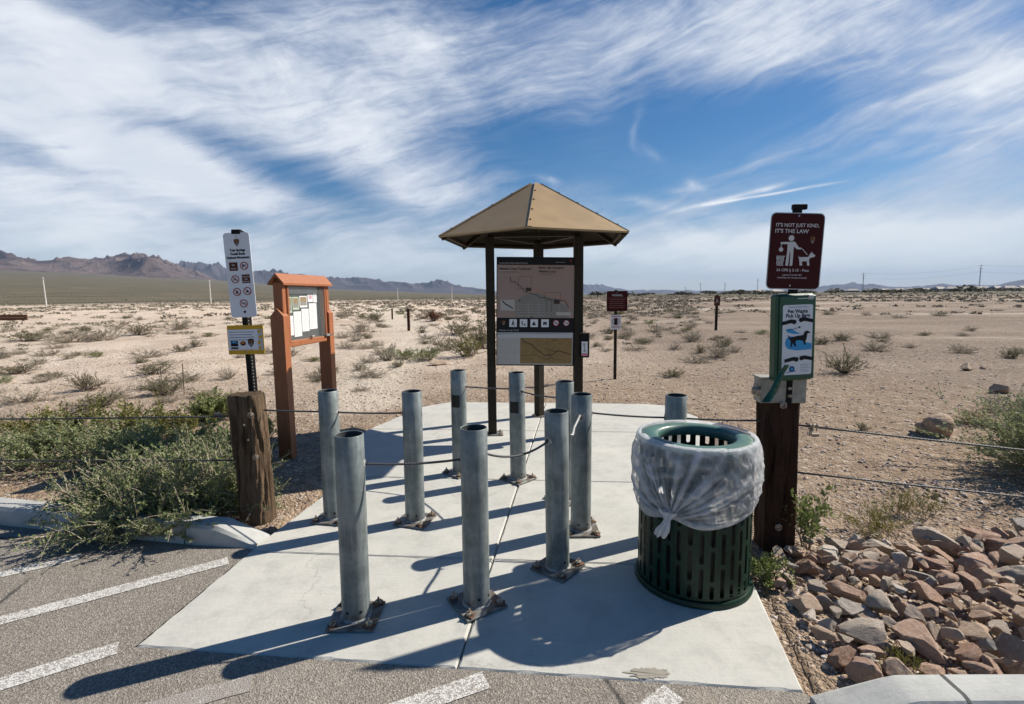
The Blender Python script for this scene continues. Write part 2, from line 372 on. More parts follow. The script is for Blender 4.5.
def mat_rock():
    m, t, p = new_mat('desert_rock'); o = tc(t); rn = orand(t)
    comb = t.nodes.new('ShaderNodeCombineXYZ'); t.links.new((rn*50).k, comb.inputs[0]); t.links.new((rn*23).k, comb.inputs[1])
    ad = t.nodes.new('ShaderNodeVectorMath'); ad.operation = 'ADD'; t.links.new(o, ad.inputs[0]); t.links.new(comb.outputs[0], ad.inputs[1]); v = ad.outputs[0]
    cr = t.nodes.new('ShaderNodeValToRGB'); t.links.new(rn.k, cr.inputs[0]); e = cr.color_ramp; e.interpolation = 'CONSTANT'
    cols = [(.56, .38, .27), (.50, .32, .23), (.62, .49, .38), (.38, .23, .16), (.50, .42, .34), (.60, .43, .30), (.52, .34, .25), (.70, .61, .52), (.48, .34, .25), (.42, .385, .345), (.62, .45, .33)]
    e.elements[0].color = (*cols[0], 1); e.elements[1].position = 1/len(cols); e.elements[1].color = (*cols[1], 1)
    for i in range(2, len(cols)): el = e.elements.new(i/len(cols)); el.color = (*cols[i], 1)
    c = V(t, cr.outputs[0])
    a = nz(t, v, 2.2, 7, .7, .5); c = mix(t, a.step(.55, .72)*.45, c, (.28, .17, .12)); c = mix(t, nz(t, v, 4, 6, .75).step(.48, .68)*.6, c, (.74, .64, .54))
    b = nz(t, v, 22, 5, .75); vn = nz(t, scalevec(t, v, (1, 3.5, 2)), 3.5, 8, .8, 1.0); c = mix(t, vn.step(.54, .62)*.35, c, (.26, .15, .10)); c = mix(t, (1-vn.step(.38, .46))*.45, c, (.72, .62, .50)); c = mix(t, b.step(.55, .7)*.35, c, (.16, .11, .085))
    t.links.new(c.k, p.inputs['Base Color']); p.inputs['Roughness'].default_value = .88; p.inputs['Specular IOR Level'].default_value = .3
    setbump(t, p, nz(t, v, 5, 9, .78)*1.6+nz(t, v, 30, 4, .7)*.4, .8, .022); return m
ROCK = mat_rock()
PEB = mat_rock(); PEB.name = 'pebble_stone'
def mat_leaf(name, c1, c2, c3, sc_=6.0, trans=.25):
    m, t, p = new_mat(name); v = tc(t)
    c = mix(t, nz(t, v, sc_, 3).step(.35, .65), c1, c2); c = mix(t, nz(t, v, sc_*5, 2).step(.55, .7)*.7, c, c3)
    rn = orand(t); c = mix(t, rn.step(.0, 1.0)*.35, c, c3)
    t.links.new(c.k, p.inputs['Base Color']); p.inputs['Roughness'].default_value = .7; p.inputs['Specular IOR Level'].default_value = .25
    tr = t.nodes.new('ShaderNodeBsdfTranslucent'); t.links.new(c.k, tr.inputs[0]); ms = t.nodes.new('ShaderNodeMixShader'); ms.inputs[0].default_value = trans
    t.links.new(p.outputs[0], ms.inputs[1]); t.links.new(tr.outputs[0], ms.inputs[2]); t.links.new(ms.outputs[0], t.nodes['Material Output'].inputs[0])
    return m
L_SALT = mat_leaf('saltbush_leaf', (.165, .205, .08), (.255, .30, .13), (.40, .41, .24), 7, .3)
L_GREEN = mat_leaf('fresh_green_leaf', (.12, .17, .045), (.20, .25, .075), (.27, .28, .11), 5)
L_YELL = mat_leaf('olive_yellow_leaf', (.20, .19, .045), (.15, .17, .05), (.28, .23, .07), 5)
L_GREY = mat_leaf('grey_desert_leaf', (.30, .265, .205), (.23, .21, .15), (.38, .335, .26), 1.5, .35)
L_OLIVE = mat_leaf('olive_desert_leaf', (.18, .18, .10), (.24, .22, .135), (.30, .265, .17), 1.5, .35)
L_DARK = mat_leaf('dark_creosote_leaf', (.035, .04, .02), (.06, .055, .03), (.09, .07, .04), .4)
L_RED = mat_leaf('rusty_dry_leaf', (.16, .05, .03), (.10, .035, .025), (.2, .1, .06), 4)
TWIG = simple('dry_twig', (.42, .36, .28), (.22, .17, .12), 10, .9, 0, 0)
TWIGD = simple('brown_twig', (.14, .10, .07), (.09, .06, .045), 10, .9, 0, 0)

# ------------------------------------------------------------------ terrain height
PAD = [(-1.761, 2.189), (1.161, 1.874), (1.33, 2.674), (2.406, 6.463), (2.2, 7.16), (1.924, 7.281), (-.933, 7.573), (-1.315, 7.246), (-1.773, 5.954), (-1.543, 3.984), (-1.663, 3.222)]
def seg_d(px, py, poly, closed=True):
    px = np.asarray(px, float); py = np.asarray(py, float); d = np.full(px.shape, 1e9); ins = np.zeros(px.shape, bool); n = len(poly)
    for i in range(n):
        x0, y0 = poly[i]; x1, y1 = poly[(i+1) % n]
        t = np.clip(((px-x0)*(x1-x0)+(py-y0)*(y1-y0))/((x1-x0)**2+(y1-y0)**2), 0, 1)
        d = np.minimum(d, np.hypot(px-x0-t*(x1-x0), py-y0-t*(y1-y0)))
        cond = ((y0 > py) != (y1 > py)) & (px < (x1-x0)*(py-y0)/((y1-y0) if y1 != y0 else 1e-9)+x0); ins ^= cond
    return np.where(ins, -d, d)
# kerb line: left kerb from (-40, ~7.4) to pad corner; right kerb onwards
KL = [(-60, 11.2), (-3.80, 3.60), (-3.15, 3.47), (-2.20, 3.26), (-1.66, 3.20)]
ROADPOLY = [(-60, 11.1), (-3.80, 3.55), (-3.15, 3.42), (-2.18, 3.22), (-1.663, 3.17), (-1.761, 2.189), (1.161, 1.874), (1.20, 1.72), (1.62, 1.74), (60, 1.0), (60, -40), (-60, -40)]
_g1 = {}
def vnoise(x, y, s, seed=0):
    """smooth value noise, vectorised"""
    x = np.asarray(x, float)*s + seed*17.3; y = np.asarray(y, float)*s + seed*5.7
    xi = np.floor(x).astype(np.int64); yi = np.floor(y).astype(np.int64); fx = x-xi; fy = y-yi
    def h(a, b):
        n = (a*374761393 + b*668265263 + seed*974634777) & 0xffffffff; n = ((n ^ (n >> 13))*1274126177) & 0xffffffff
        return ((n ^ (n >> 16)) & 0xffff)/65535.0
    u = fx*fx*(3-2*fx); w = fy*fy*(3-2*fy)
    return (h(xi, yi)*(1-u)+h(xi+1, yi)*u)*(1-w)+(h(xi, yi+1)*(1-u)+h(xi+1, yi+1)*u)*w
def fbm(x, y, s, seed=0, o=4):
    r = 0; a = .5; 
    for k in range(o): r = r + a*(vnoise(x, y, s*2**k, seed+k)-.5); a *= .5
    return r
AZ_T = [(-200, .05), (0, .0447), (200, .0335), (280, .0225), (340, .0145), (420, .007), (485, .002), (560, 0), (1200, 0)]
azk = [math.atan((p-512)/F) for p, _ in AZ_T]; azv = [v for _, v in AZ_T]
def height(x, y):
    x = np.asarray(x, float); y = np.asarray(y, float); r = np.hypot(x, y)
    d = np.minimum(seg_d(x, y, PAD), seg_d(x, y, ROADPOLY))
    m = np.clip(d/1.5, 0, 1); m = m*m*(3-2*m)
    h = -.012 + m*(fbm(x, y, .9, 3)*.10 + fbm(x, y, .22, 9)*.16) + fbm(x, y, 5, 5)*.03*np.clip(d/.3, 0, 1)
    far = np.clip((r-15)/80, 0, 1); h = h + far*(fbm(x, y, .04, 21)*.9)*np.clip(1.2-r/900, .3, 1)
    h = np.where(d < .06, -.03 - .05*(d < -.05), h)
    az = np.arctan2(x, y); tv = np.interp(az, azk, azv); rr = np.clip((r-320)/5600, 0, 1)
    h = h + tv*6000*(rr**1.15)
    return h
def hz(x, y): return float(height(np.array([x]), np.array([y]))[0])

def build_ground():
    rad = [0.0]; r = .6
    while r < 9: rad.append(r); r *= 1.0125 if r > 1.6 else 1.05
    while r < 60: rad.append(r); r *= 1.02
    while r < 30000: rad.append(r); r *= 1.06
    az = np.concatenate([np.linspace(-R(58), R(58), 620), np.linspace(R(58), R(302), 50)[1:-1]])
    rad = np.array(rad[1:]); A, Rr = np.meshgrid(az, rad); X = Rr*np.sin(A); Y = Rr*np.cos(A); Z = height(X, Y)
    n = len(az); m = len(rad)
    vs = np.stack([X.ravel(), Y.ravel(), Z.ravel()], 1).tolist(); fs = []
    for i in range(m-1):
        for j in range(n):
            k = (j+1) % n; fs.append((i*n+j, i*n+k, (i+1)*n+k, (i+1)*n+j))
    fs.append(tuple(range(n)))
    me = bpy.data.meshes.new('ground'); me.from_pydata(vs, [], [f[::-1] for f in fs]); me.polygons.foreach_set('use_smooth', [True]*len(fs)); me.materials.append(GROUND); me.update()
    o = bpy.data.objects.new('ground', me); COL.objects.link(o); tag(o, kind='structure')
build_ground()

# asphalt + pad
mb = MB(); 
poly = ROADPOLY
mb.add([(x, y, 0.0) for x, y in poly], [tuple(range(len(poly)))[::-1]])
a = mb.build('asphalt', mat=ASPH); tag(a, kind='structure')
def inset_slabs():
    # joints: centre line and two/three cross joints split the pad into slabs with 10 mm gaps
    import bmesh
    bm = bmesh.new(); bm.faces.new([bm.verts.new((x, y, 0)) for x, y in PAD])
    cuts = [((-.256, 2.01), (.357, 6.45)), ((-.142, 2.932), (.58, 2.87)), ((-1.307, 4.386), (.708, 4.208)), ((-1.812, 6.05), (.936, 5.80))]
    for (x0, y0), (x1, y1) in cuts:
        d = Vector((x1-x0, y1-y0, 0)).normalized(); n = Vector((-d.y, d.x, 0))
        bmesh.ops.bisect_plane(bm, geom=bm.verts[:]+bm.edges[:]+bm.faces[:], plane_co=(x0, y0, 0), plane_no=n)
    polys = [[v.co.copy() for v in f.verts] for f in bm.faces]; bm.free()
    mb = MB()
    for pl in polys:
        n = len(pl); pl = [v.to_2d() for v in pl]
        if sum(pl[i].x*pl[(i+1) % n].y-pl[(i+1) % n].x*pl[i].y for i in range(n)) < 0: pl = pl[::-1]
        def off(g):
            out = []
            for i in range(n):
                a, b, c = pl[i-1], pl[i], pl[(i+1) % n]; d1 = (b-a).normalized(); d2 = (c-b).normalized()
                n1 = Vector((-d1.y, d1.x)); n2 = Vector((-d2.y, d2.x)); k = n1+n2; k = k/max(.3, k.dot(n1)) if k.length > 1e-5 else n1
                out.append(b + k*g)
            return out
        def sub(ring, jit):
            out = []
            for i in range(n):
                a, b = ring[i], ring[(i+1) % n]; L = (b-a).length; K = max(1, int(L/.035)); d = (b-a).normalized(); nn = Vector((-d.y, d.x))
                for k in range(K):
                    q = a.lerp(b, k/K)
                    if k: q = q + nn*(jit*max(0, .3+1.4*mnoise.noise(Vector((q.x*9, q.y*9, 0)))+.9*mnoise.noise(Vector((q.x*31, q.y*31, 5)))))
                    out.append(q)
            return out
        cnts = [max(1, int((off(.010)[(i+1) % n]-off(.010)[i]).length/.035)) for i in range(n)]
        base_ = off(.010); o2 = sub(base_, .006); o1 = []
        e1_ = off(.0035)
        for i in range(n):
            for k in range(cnts[i]): o1.append(e1_[i].lerp(e1_[(i+1) % n], k/cnts[i]))
        n = len(o1)
        vs = [(p.x, p.y, -.05) for p in o1]+[(p.x, p.y, -.004) for p in o1]+[(p.x, p.y, .004) for p in o2]
        fs = [tuple(range(2*n, 3*n))]+[(k*n+i, k*n+(i+1) % n, k*n+n+(i+1) % n, k*n+n+i) for k in range(2) for i in range(n)]
        mb.add(vs, fs)
    o = mb.build('concrete_path', mat=CONC); tag(o, kind='structure')
inset_slabs()
mb = MB(); pc = G(649, 673, .0065); cp = [Vector((pc.x+(.085+.05*mnoise.noise(Vector((math.cos(a)*2.2, math.sin(a)*2.2, 1)))+.03*mnoise.noise(Vector((math.cos(a)*7, math.sin(a)*7, 4))))*math.cos(a), pc.y+(.030+.012*mnoise.noise(Vector((math.cos(a)*5, math.sin(a)*5, 7)))+.01*mnoise.noise(Vector((math.cos(a)*14, math.sin(a)*14, 9))))*math.sin(a), .0065)) for a in [-k*2*math.pi/90 for k in range(90)]]; mb.add(cp, [tuple(range(len(cp)))[::-1]]); o = mb.build('concrete_patch', mat=mat_concrete('chipped_concrete', (.27, .245, .20), (.38, .35, .30), .9, 3)); tag(o, kind='structure')
mb = MB()
mb.add([(x, y, -.016) for x, y in PAD], [tuple(range(len(PAD)))])
jm = simple('joint_sand', (.36, .30, .23), (.16, .12, .09), 30, .95); o = mb.build('joint_filler', mat=jm); tag(o, kind='structure')
def stripe(p0, p1, w=.1, ext0=0.0, ext1=0.0, m=None):
    a, b = G(*p0), G(*p1); d = (b-a).normalized(); n = Vector((-d.y, d.x, 0))*w/2; a = a - d*ext0; b = b + d*ext1
    mb = MB(); N = 24; vs = []; rg = random.Random(int(p0[1]*7+p0[0]))
    for i in range(N+1):
        q = a.lerp(b, i/N); j1 = 1+rg.uniform(-.06, .06); j2 = 1+rg.uniform(-.06, .06); vs += [(q.x+n.x*j1, q.y+n.y*j1, .0035), (q.x-n.x*j2, q.y-n.y*j2, .0035)]
    mb.add(vs, [(2*i+1, 2*i+3, 2*i+2, 2*i) for i in range(N)])
    o = mb.build('painted_line', mat=m or PAINT); tag(o, kind='structure')
stripe((0, 575), (80, 557), .09, 6); stripe((0, 621), (232, 560), .095, 6, -.02); stripe((0, 685), (118, 648), .10, 6)
stripe((175, 704), (252, 683), .10, 2, 0, PAINTW); stripe((418, 704), (486, 680), .10, 3); stripe((650, 712), (674, 693), .10, 3)

# kerbs : profiled blocks
def kerb_block(p0, p1, w=.17, h=.13, t0=1.0, t1=1.0, nose=None):
    """p0->p1 front bottom line; block extends behind (to the left of direction)"""
    p0, p1 = Vector(p0), Vector(p1); d = (p1-p0).normalized(); n = Vector((-d.y, d.x)); L = (p1-p0).length
    prof = [(0, -.05), (0, .015), (.012, h-.03), (.03, h-.006), (.05, h), (w-.02, h), (w, h-.02), (w, -.05)]
    N = 14; vs = []; fs = []; m = len(prof)
    for i in range(N+1):
        s = i/N; k = 1.0
        g = .006 if i == 0 else (-.006 if i == N else 0)
        if nose and s > nose[0]: q = (s-nose[0])/(1-nose[0]); k = 1-q*(1-nose[1])
        if nose and nose[0] < 0: 
            if s < -nose[0]: q = 1-s/(-nose[0]); k = 1-q*(1-nose[1])
            else: k = 1
        for (a, z) in prof:
            q2 = p0 + d*(s*L+g) + n*(a); vs.append((q2.x, q2.y, z*k if z > 0 else z))
    for i in range(N):
        for j in range(m-1): fs.append((i*m+j, (i+1)*m+j, (i+1)*m+j+1, i*m+j+1))
    fs += [tuple(range(m)), tuple(N*m+j for j in reversed(range(m)))]
    mb = MB(); mb.add(vs, fs); o = mb.build('kerb', mat=KERBM); autosmooth(o, 25); tag(o, kind='structure'); return o
kerb_block((-8.6, 4.62), (-5.9, 4.0)); kerb_block((-5.9, 4.0), (-3.72, 3.50)); kerb_block((-3.72, 3.50), (-3.06, 3.36)); kerb_block((-3.06, 3.36), (-2.16, 3.175)); kerb_block((-2.16, 3.175), (-1.665, 3.10), nose=(.45, .12))
kerb_block((1.145, 1.655), (1.635, 1.655), nose=(-.62, .25)); kerb_block((1.64, 1.655), (2.9, 1.64)); kerb_block((2.9, 1.64), (4.2, 1.62))

# ------------------------------------------------------------------ bollards
BR, BH = .0685, .942
def bolt_mb(x, y, z, h=.035, r=.011):
    mb = MB(); mb.lathe([(0.0001, z+.012), (r*1.7, z+.012), (r*1.7, z), (0.0001, z)][::-1], 6, (x, y, 0)); 
    mb.lathe([(.0055, z+.01), (.0055, z+h), (.0001, z+h)], 8, (x, y, 0)); return mb
def bollard_proto():
    e = empty('bollard', (0, 0, 0))
    mb = MB(); n = 48; ri = BR-.006
    mb.lathe([(BR, .012), (BR, .3), (BR, .6), (BR, BH-.003), (BR-.002, BH), (ri+.001, BH), (ri, BH-.003)], n)
    p = mb.build('pipe', e, GALV); autosmooth(p, 40)
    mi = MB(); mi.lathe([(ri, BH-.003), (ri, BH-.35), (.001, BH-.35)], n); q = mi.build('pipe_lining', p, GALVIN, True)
    mw = MB(); mw.lathe([(BR+.008, .013), (BR+.006, .019), (BR, .025)], n); mw.build('weld_bead', p, WELD, True)
    for a in (-1.9, -.95): 
        mh = MB(); c = (math.cos(a)*(BR+.0007), math.sin(a)*(BR+.0007), .065)
        T = Matrix.Translation(c) @ Matrix.Rotation(a, 4, 'Z') @ Matrix.Rotation(R(90), 4, 'Y'); mh.T = T
        mh.lathe([(.0001, 0), (.008, 0), (.008, -.002)], 12); mh.build('drain_hole', p, HOLE)
    mp = MB(); mp.box((0, 0, .0095), (.235, .235, .012), bev=.002); pl = mp.build('base_plate', e, PLATE)
    for sx in (-1, 1):
        for sy in (-1, 1):
            b = bolt_mb(sx*.088, sy*.088, .0235, .03); b.build('anchor_bolt', e, BOLTG)
            w = MB(); w.box((sx*.088, sy*.088, .0195), (.048+.006*sx, .046, .006), rz=.5*sx*sy, bev=.001); w.build('washer', e, RUST)
    return e
BOL = [ # x, y, plate rotation, label
 (-.793, 2.382, 0, 'front left steel pipe bollard, nearest one to the parking bay'),
 (-.198, 2.484, 33, 'front steel pipe bollard standing across the long concrete joint'),
 (.255, 2.825, 50, 'steel pipe bollard with two cables in its weld scar, left of the trash can'),
 (.454, 3.307, 0, 'steel pipe bollard with a frayed white cable end clamped near its top'),
 (.392, 3.807, 20, 'steel pipe bollard mostly hidden behind the two bollards left of the trash can'),
 (.043, 4.283, 45, 'steel pipe bollard with a black patch, in front of the kiosk rear post'),
 (-.48, 4.454, 45, 'steel pipe bollard with a black patch, just left of the kiosk'),
 (-.704, 3.476, -17, 'steel pipe bollard on the left row with a rusty plate, left of the kiosk'),
 (-1.306, 3.534, -10, 'leftmost steel pipe bollard at the edge of the pad by the notice board'),
 (1.062, 3.239, 15, 'steel pipe bollard standing behind the green trash can')]
proto = bollard_proto(); BO = []
for i, (x, y, rz, lb) in enumerate(BOL):
    o = proto if i == 0 else copy_tree(proto)
    o.location = (x, y, .004); o.rotation_euler = (R(.35*math.sin(i*2.3)), R(.35*math.cos(i*1.7)), R(rz)); tag(o, lb, 'bollard', 'steel bollards on the concrete pad'); BO.append(o)
for i, hh in ((5, (.60, .70)), (6, (.62, .73))):
    x, y = BOL[i][:2]; rz = R(BOL[i][2]); mb = MB(); vs = []; dcam = math.atan2(-y, -x) - rz
    n = 10; a0 = dcam-.75+(-.3 if i == 5 else -.35); a1 = a0+1.35*.9
    for k in range(n+1):
        a = a0+(a1-a0)*k/n; vs += [((BR+.0012)*math.cos(a), (BR+.0012)*math.sin(a), hh[0]), ((BR+.0012)*math.cos(a), (BR+.0012)*math.sin(a), hh[1])]
    mb.add(vs, [(2*k, 2*k+2, 2*k+3, 2*k+1) for k in range(n)]); mb.build('black_patch', BO[i], HOLE)
def weld_at(i, world_ang, z, r=.028):
    x, y, rz, _ = BOL[i]; a = world_ang - R(rz); o = BO[i]
    mb = MB(); rg = random.Random(i*9+int(z*100)+int(world_ang*10)); vs = []; n = 16
    def pt(u, w, lift): aa = a+u/BR; return ((BR+lift)*math.cos(aa), (BR+lift)*math.sin(aa), z+w)
    vs.append(pt(0, 0, .004)); 
    for ring, lf in ((.45, .004), (1.0, .0006)):
        for k in range(n):
            q = r*ring*rg.uniform(.75, 1.25); vs.append(pt(q*math.cos(2*math.pi*k/n), q*math.sin(2*math.pi*k/n), lf))
    fs = [(0, 1+k, 1+(k+1) % n) for k in range(n)]+[(1+k, 1+n+k, 1+n+(k+1) % n, 1+(k+1) % n) for k in range(n)]
    mb.add(vs, fs); mb.build('weld_scar', o, WELD, True)
    mh = MB(); mh.T = Matrix.Translation(pt(0, 0, .0048)) @ Matrix.Rotation(a, 4, 'Z') @ Matrix.Rotation(R(90), 4, 'Y')
    mh.lathe([(.0001, 0), (.011, 0), (.011, -.004)], 12); mh.build('cable_hole', o, HOLE)
def cable_pts(a, b, sag, n=16):
    a, b = Vector(a), Vector(b); return [a.lerp(b, k/n) - Vector((0, 0, sag*4*(k/n)*(1-k/n))) for k in range(n+1)]
def cable(a, b, sag, label, r=.0062, extra=None):
    p = cable_pts(a, b, sag); 
    if extra: p = p + [Vector(e) for e in extra]
    mb = MB(); mb.tube(p, r, 8); o = mb.build('steel_cable', mat=CABLE, smooth=True)
    tag(o, label, 'cable', 'steel cables strung between bollards and posts'); return o
def surf(i, toward, z):
    x, y = BOL[i][:2]; a = math.atan2(toward[1]-y, toward[0]-x); return (x+(BR-.004)*math.cos(a), y+(BR-.004)*math.sin(a), z), a
def span(i, j, zi, zj, sag, label):
    a, aa = surf(i, BOL[j][:2], zi); b, ab = surf(j, BOL[i][:2], zj); weld_at(i, aa, zi-.004); weld_at(j, ab, zj-.004)
    return cable(a, b, sag, label)
span(0, 1, .795, .785, .012, 'dark steel cable joining the two front bollards')
span(1, 2, .80, .785, .05, 'sagging twisted cable from the front centre bollard to the one beside the can')
span(8, 7, .79, .79, .004, 'taut cable between the two left row bollards')
span(6, 5, .80, .80, .004, 'cable between the two black-patched bollards')
span(5, 4, .79, .81, .01, 'cable from the right black-patched bollard to the half-hidden bollard')
span(3, 9, .82, .795, .006, 'long cable passing behind the trash can from the bollard with frayed end')
# short light cable with a frayed clamped end between bollards 3 and 4
b3 = Vector((.325, 2.83, .80)); b4 = P(581, 418, 3.235)
pts = [b3, b3+Vector((.02, .03, -.004)), Vector((.37, 3.0, .80)), Vector((.405, 3.13, .805)), b4+Vector((-.01, -.02, .02))]
mb = MB(); mb.tube(pts, .0075, 8); LIGHTC = simple('pale_cable', (.42, .42, .4), (.3, .3, .28), 30, .5, .3); o = mb.build('steel_cable', mat=LIGHTC, smooth=True)
tag(o, 'short pale bent cable with a frayed end between two right-hand bollards', 'cable', 'steel cables strung between bollards and posts')
weld_at(3, math.atan2(-1, -.25), .80, .034)
fr = MB()
for k in range(7):
    rg = random.Random(k); q = b4+Vector((-.01, -.025, .02)); fr.tube([q, q+Vector((rg.uniform(-.02, .04), -.01, rg.uniform(-.05, .02)))], .0016, 4)
fr.build('frayed_strands', o, LIGHTC)

# ------------------------------------------------------------------ wooden posts
def wood_post(name, base, top, wx, wy, mat, seed, label, notch=0.0, chamfer=.02):
    e = empty(name, (base[0], base[1], 0), 0, label, 'post')
    ph = top[2]; N = 70; K = 72; vs = []; fs = []; rg = random.Random(seed)
    cracks = [(rg.uniform(0, 2*math.pi), rg.uniform(.1, .7)*ph, rg.uniform(.15, .5)*ph, rg.uniform(.008, .018)) for _ in range(26)]
    for i in range(N+1):
        z = -.08 + (ph+.08)*i/N; s = max(0, z)/ph; cx = (top[0]-base[0])*s; cy = (top[1]-base[1])*s
        for k in range(K):
            a = 2*math.pi*k/K; ca, sa = math.cos(a), math.sin(a)
            q = 1/((abs(ca)**5+abs(sa)**5)**.2)
            rr = 1 + .10*mnoise.noise(Vector((ca*2.2, sa*2.2, z*1.4+seed))) + .05*mnoise.noise(Vector((ca*9, sa*9, z*2.5+seed)))
            dz = 0
            for (c, z0, ln, dp) in cracks:
                da = abs((a-c-.25*math.sin(z*5+c)+math.pi) % (2*math.pi)-math.pi)
                if da < .13 and abs(z-z0) < ln: dz = max(dz, dp*(1-da/.13)*(1-abs(z-z0)/ln))
            rr -= dz/wx*4.5
            if i == N: rr *= .93
            zt = z + (.012*mnoise.noise(Vector((ca*3, sa*3, seed))) if i >= N-1 else 0)
            vs.append((cx+wx/2*q*ca*rr, cy+wy/2*q*sa*rr, zt))
    for i in range(N):
        for k in range(K): l = (k+1) % K; fs.append((i*K+k, i*K+l, (i+1)*K+l, (i+1)*K+k))
    c = len(vs); vs.append((top[0]-base[0], top[1]-base[1], ph-.006)); fs += [(N*K+k, N*K+(k+1) % K, c) for k in range(K)]
    mb = MB(); mb.add(vs, fs); o = mb.build('timber', e, mat); autosmooth(o, 50)
    return e, o
lp, lpt = wood_post('wooden_post', (-1.865, 3.56, 0), (-1.90, 3.57, .922), .212, .19, WOODL, 3, 'weathered cracked stubby wooden cable post beside the left kerb end')
rp, rpt = wood_post('wooden_post', (1.662, 3.10, 0), (1.648, 3.10, .965), .20, .19, WOODR, 11, 'dark brown wooden post carrying the pet waste dispenser, right of the trash can')
def eyelet(parent, world, ax=0):
    mb = MB(); loc = Vector(world) - parent.location
    pts = [loc + Vector((.017*math.cos(a), -.006, .017*math.sin(a))) for a in np.linspace(0, 2*math.pi, 13)]
    mb.tube(pts, .005, 6, caps=False); mb.box(loc+Vector((.0, .008, 0)), (.012, .03, .012)); mb.build('eye_bolt', parent, BOLTG)
eyelet(lp, P(251, 415, 3.445)); eyelet(lp, P(256, 457, 3.445)); eyelet(rp, P(783, 405, 2.985)); eyelet(rp, P(778, 527, 2.98))
for (px, py) in ((244, 425), (248, 440)):
    mb = MB(); q = P(px, py, 3.447)-lp.location; mb.box(q, (.01, .004, .012)); mb.build('staple', lp, BOLTG)
def clamp_on(cab, pos, s=1):
    mb = MB(); mb.box(pos, (.05*s, .02, .022), bev=.003); mb.tube([Vector(pos)+Vector((-.012, -.012, .02)), Vector(pos)+Vector((-.012, -.012, -.03))], .004); mb.tube([Vector(pos)+Vector((.012, -.012, .02)), Vector(pos)+Vector((.012, -.012, -.03))], .004)
    mb.build('cable_clamp', cab, BOLTG)
lu = cable((-1.995, 3.55, .765), (-9.5, 4.3, .76), .06, 'upper cable running left from the weathered wooden post')
clamp_on(lu, (-2.12, 3.585, .772))
ll = cable((-1.96, 3.55, .44), (-9.5, 4.3, .36), .03, 'lower cable running left through the saltbush')
cable((-1.77, 3.555, .805), (-1.306-BR, 3.534, .795), .002, 'short cable from the weathered post to the leftmost bollard')
cable((1.062+BR, 3.235, .79), (1.575, 3.10, .805), .004, 'cable from the bollard behind the can to the dark wooden post')
e1 = P(1024, 446, 2.95); e2 = P(1024, 494, 2.95); s1 = Vector((1.74, 3.07, .785)); s2 = Vector((1.745, 3.07, .483))
ru = cable(s1, s1+(e1-s1)*5, .04, 'upper cable running right from the dark wooden post'); rl = cable(s2, s2+(e2-s2)*5, .03, 'lower cable running right from the dark wooden post')
clamp_on(ru, s1.lerp(e1, .085)+Vector((0, -.004, .004)), 1.1)
mb = MB(); q = s1.lerp(e1, .072); mb.box(q+Vector((0, -.004, -.03)), (.012, .012, .06)); mb.box(q+Vector((.03, -.004, -.055)), (.05, .014, .022), bev=.004); mb.build('turnbuckle', ru, BOLTG)

# ------------------------------------------------------------------ rules sign (left)
def channel_post(name, parent, p0, p1, w=.075, d=.035, mat=POSTBLK, holes=True):
    p0, p1 = Vector(p0), Vector(p1); ax = (p1-p0); L = ax.length; q = ax.to_track_quat('Z', 'Y').to_matrix().to_4x4()
    T = Matrix.Translation(p0) @ q; x = T.to_3x3() @ Vector((1, 0, 0))
    # orient so that local -y faces world -y
    rot = Matrix.Rotation(math.atan2((T.to_3x3() @ Vector((1, 0, 0))).y, (T.to_3x3() @ Vector((1, 0, 0))).x)*-1, 4, 'Z'); T = T @ rot
    mb = MB(); mb.T = T
    prof = [(-w/2, d), (-w/4, 0), (w/4, 0), (w/2, d), (w/2-.004, d), (w/4-.004, .005), (-w/4+.004, .005), (-w/2+.004, d)]
    n = len(prof); vs = [(x, y, 0) for x, y in prof]+[(x, y, L) for x, y in prof]
    mb.add(vs, [(i, (i+1) % n, n+(i+1) % n, n+i) for i in range(n)]+[(0, 1, 6, 7), (1, 2, 5, 6), (2, 3, 4, 5), (n, n+7, n+6, n+1), (n+1, n+6, n+5, n+2), (n+2, n+5, n+4, n+3)])
    o = mb.build(name, parent, mat)
    if holes:
        mh = MB(); mh.T = T; k = .02
        while k < L-.01: mh.box((w*.30, d*.28, k), (.009, .004, .009)); k += .026
        mh.build('perforation', o, flat('perforation_light', (.5, .45, .4)))
    return o
sr = empty('sign_post', (-2.045, 3.99, 0), 0, 'black perforated sign post with tall white park rules sign and small yellow notice', 'sign')
def rel(e, p): return Vector(p) - e.location
channel_post('post', sr, rel(sr, (-2.045, 3.95, 0)), rel(sr, (-2.085, 3.95, 2.11)))
mb = MB(); mb.box(rel(sr, (-2.083, 3.945, 2.10)), (.07, .04, .035), bev=.005); mb.build('post_cap', sr, POSTBLK)
def sign_frame(tl, tr, br, bl):
    tl, tr, br, bl = map(Vector, (tl, tr, br, bl)); o = (tl+tr+br+bl)/4; ux = ((tr-tl)+(br-bl)).normalized(); uy = ((tl-bl)+(tr-br)); uy = (uy-ux*uy.dot(ux)).normalized()
    W = ((tr-tl).length+(br-bl).length)/2; Hh = ((tl-bl).length+(tr-br).length)/2; return o, ux, uy, W, Hh
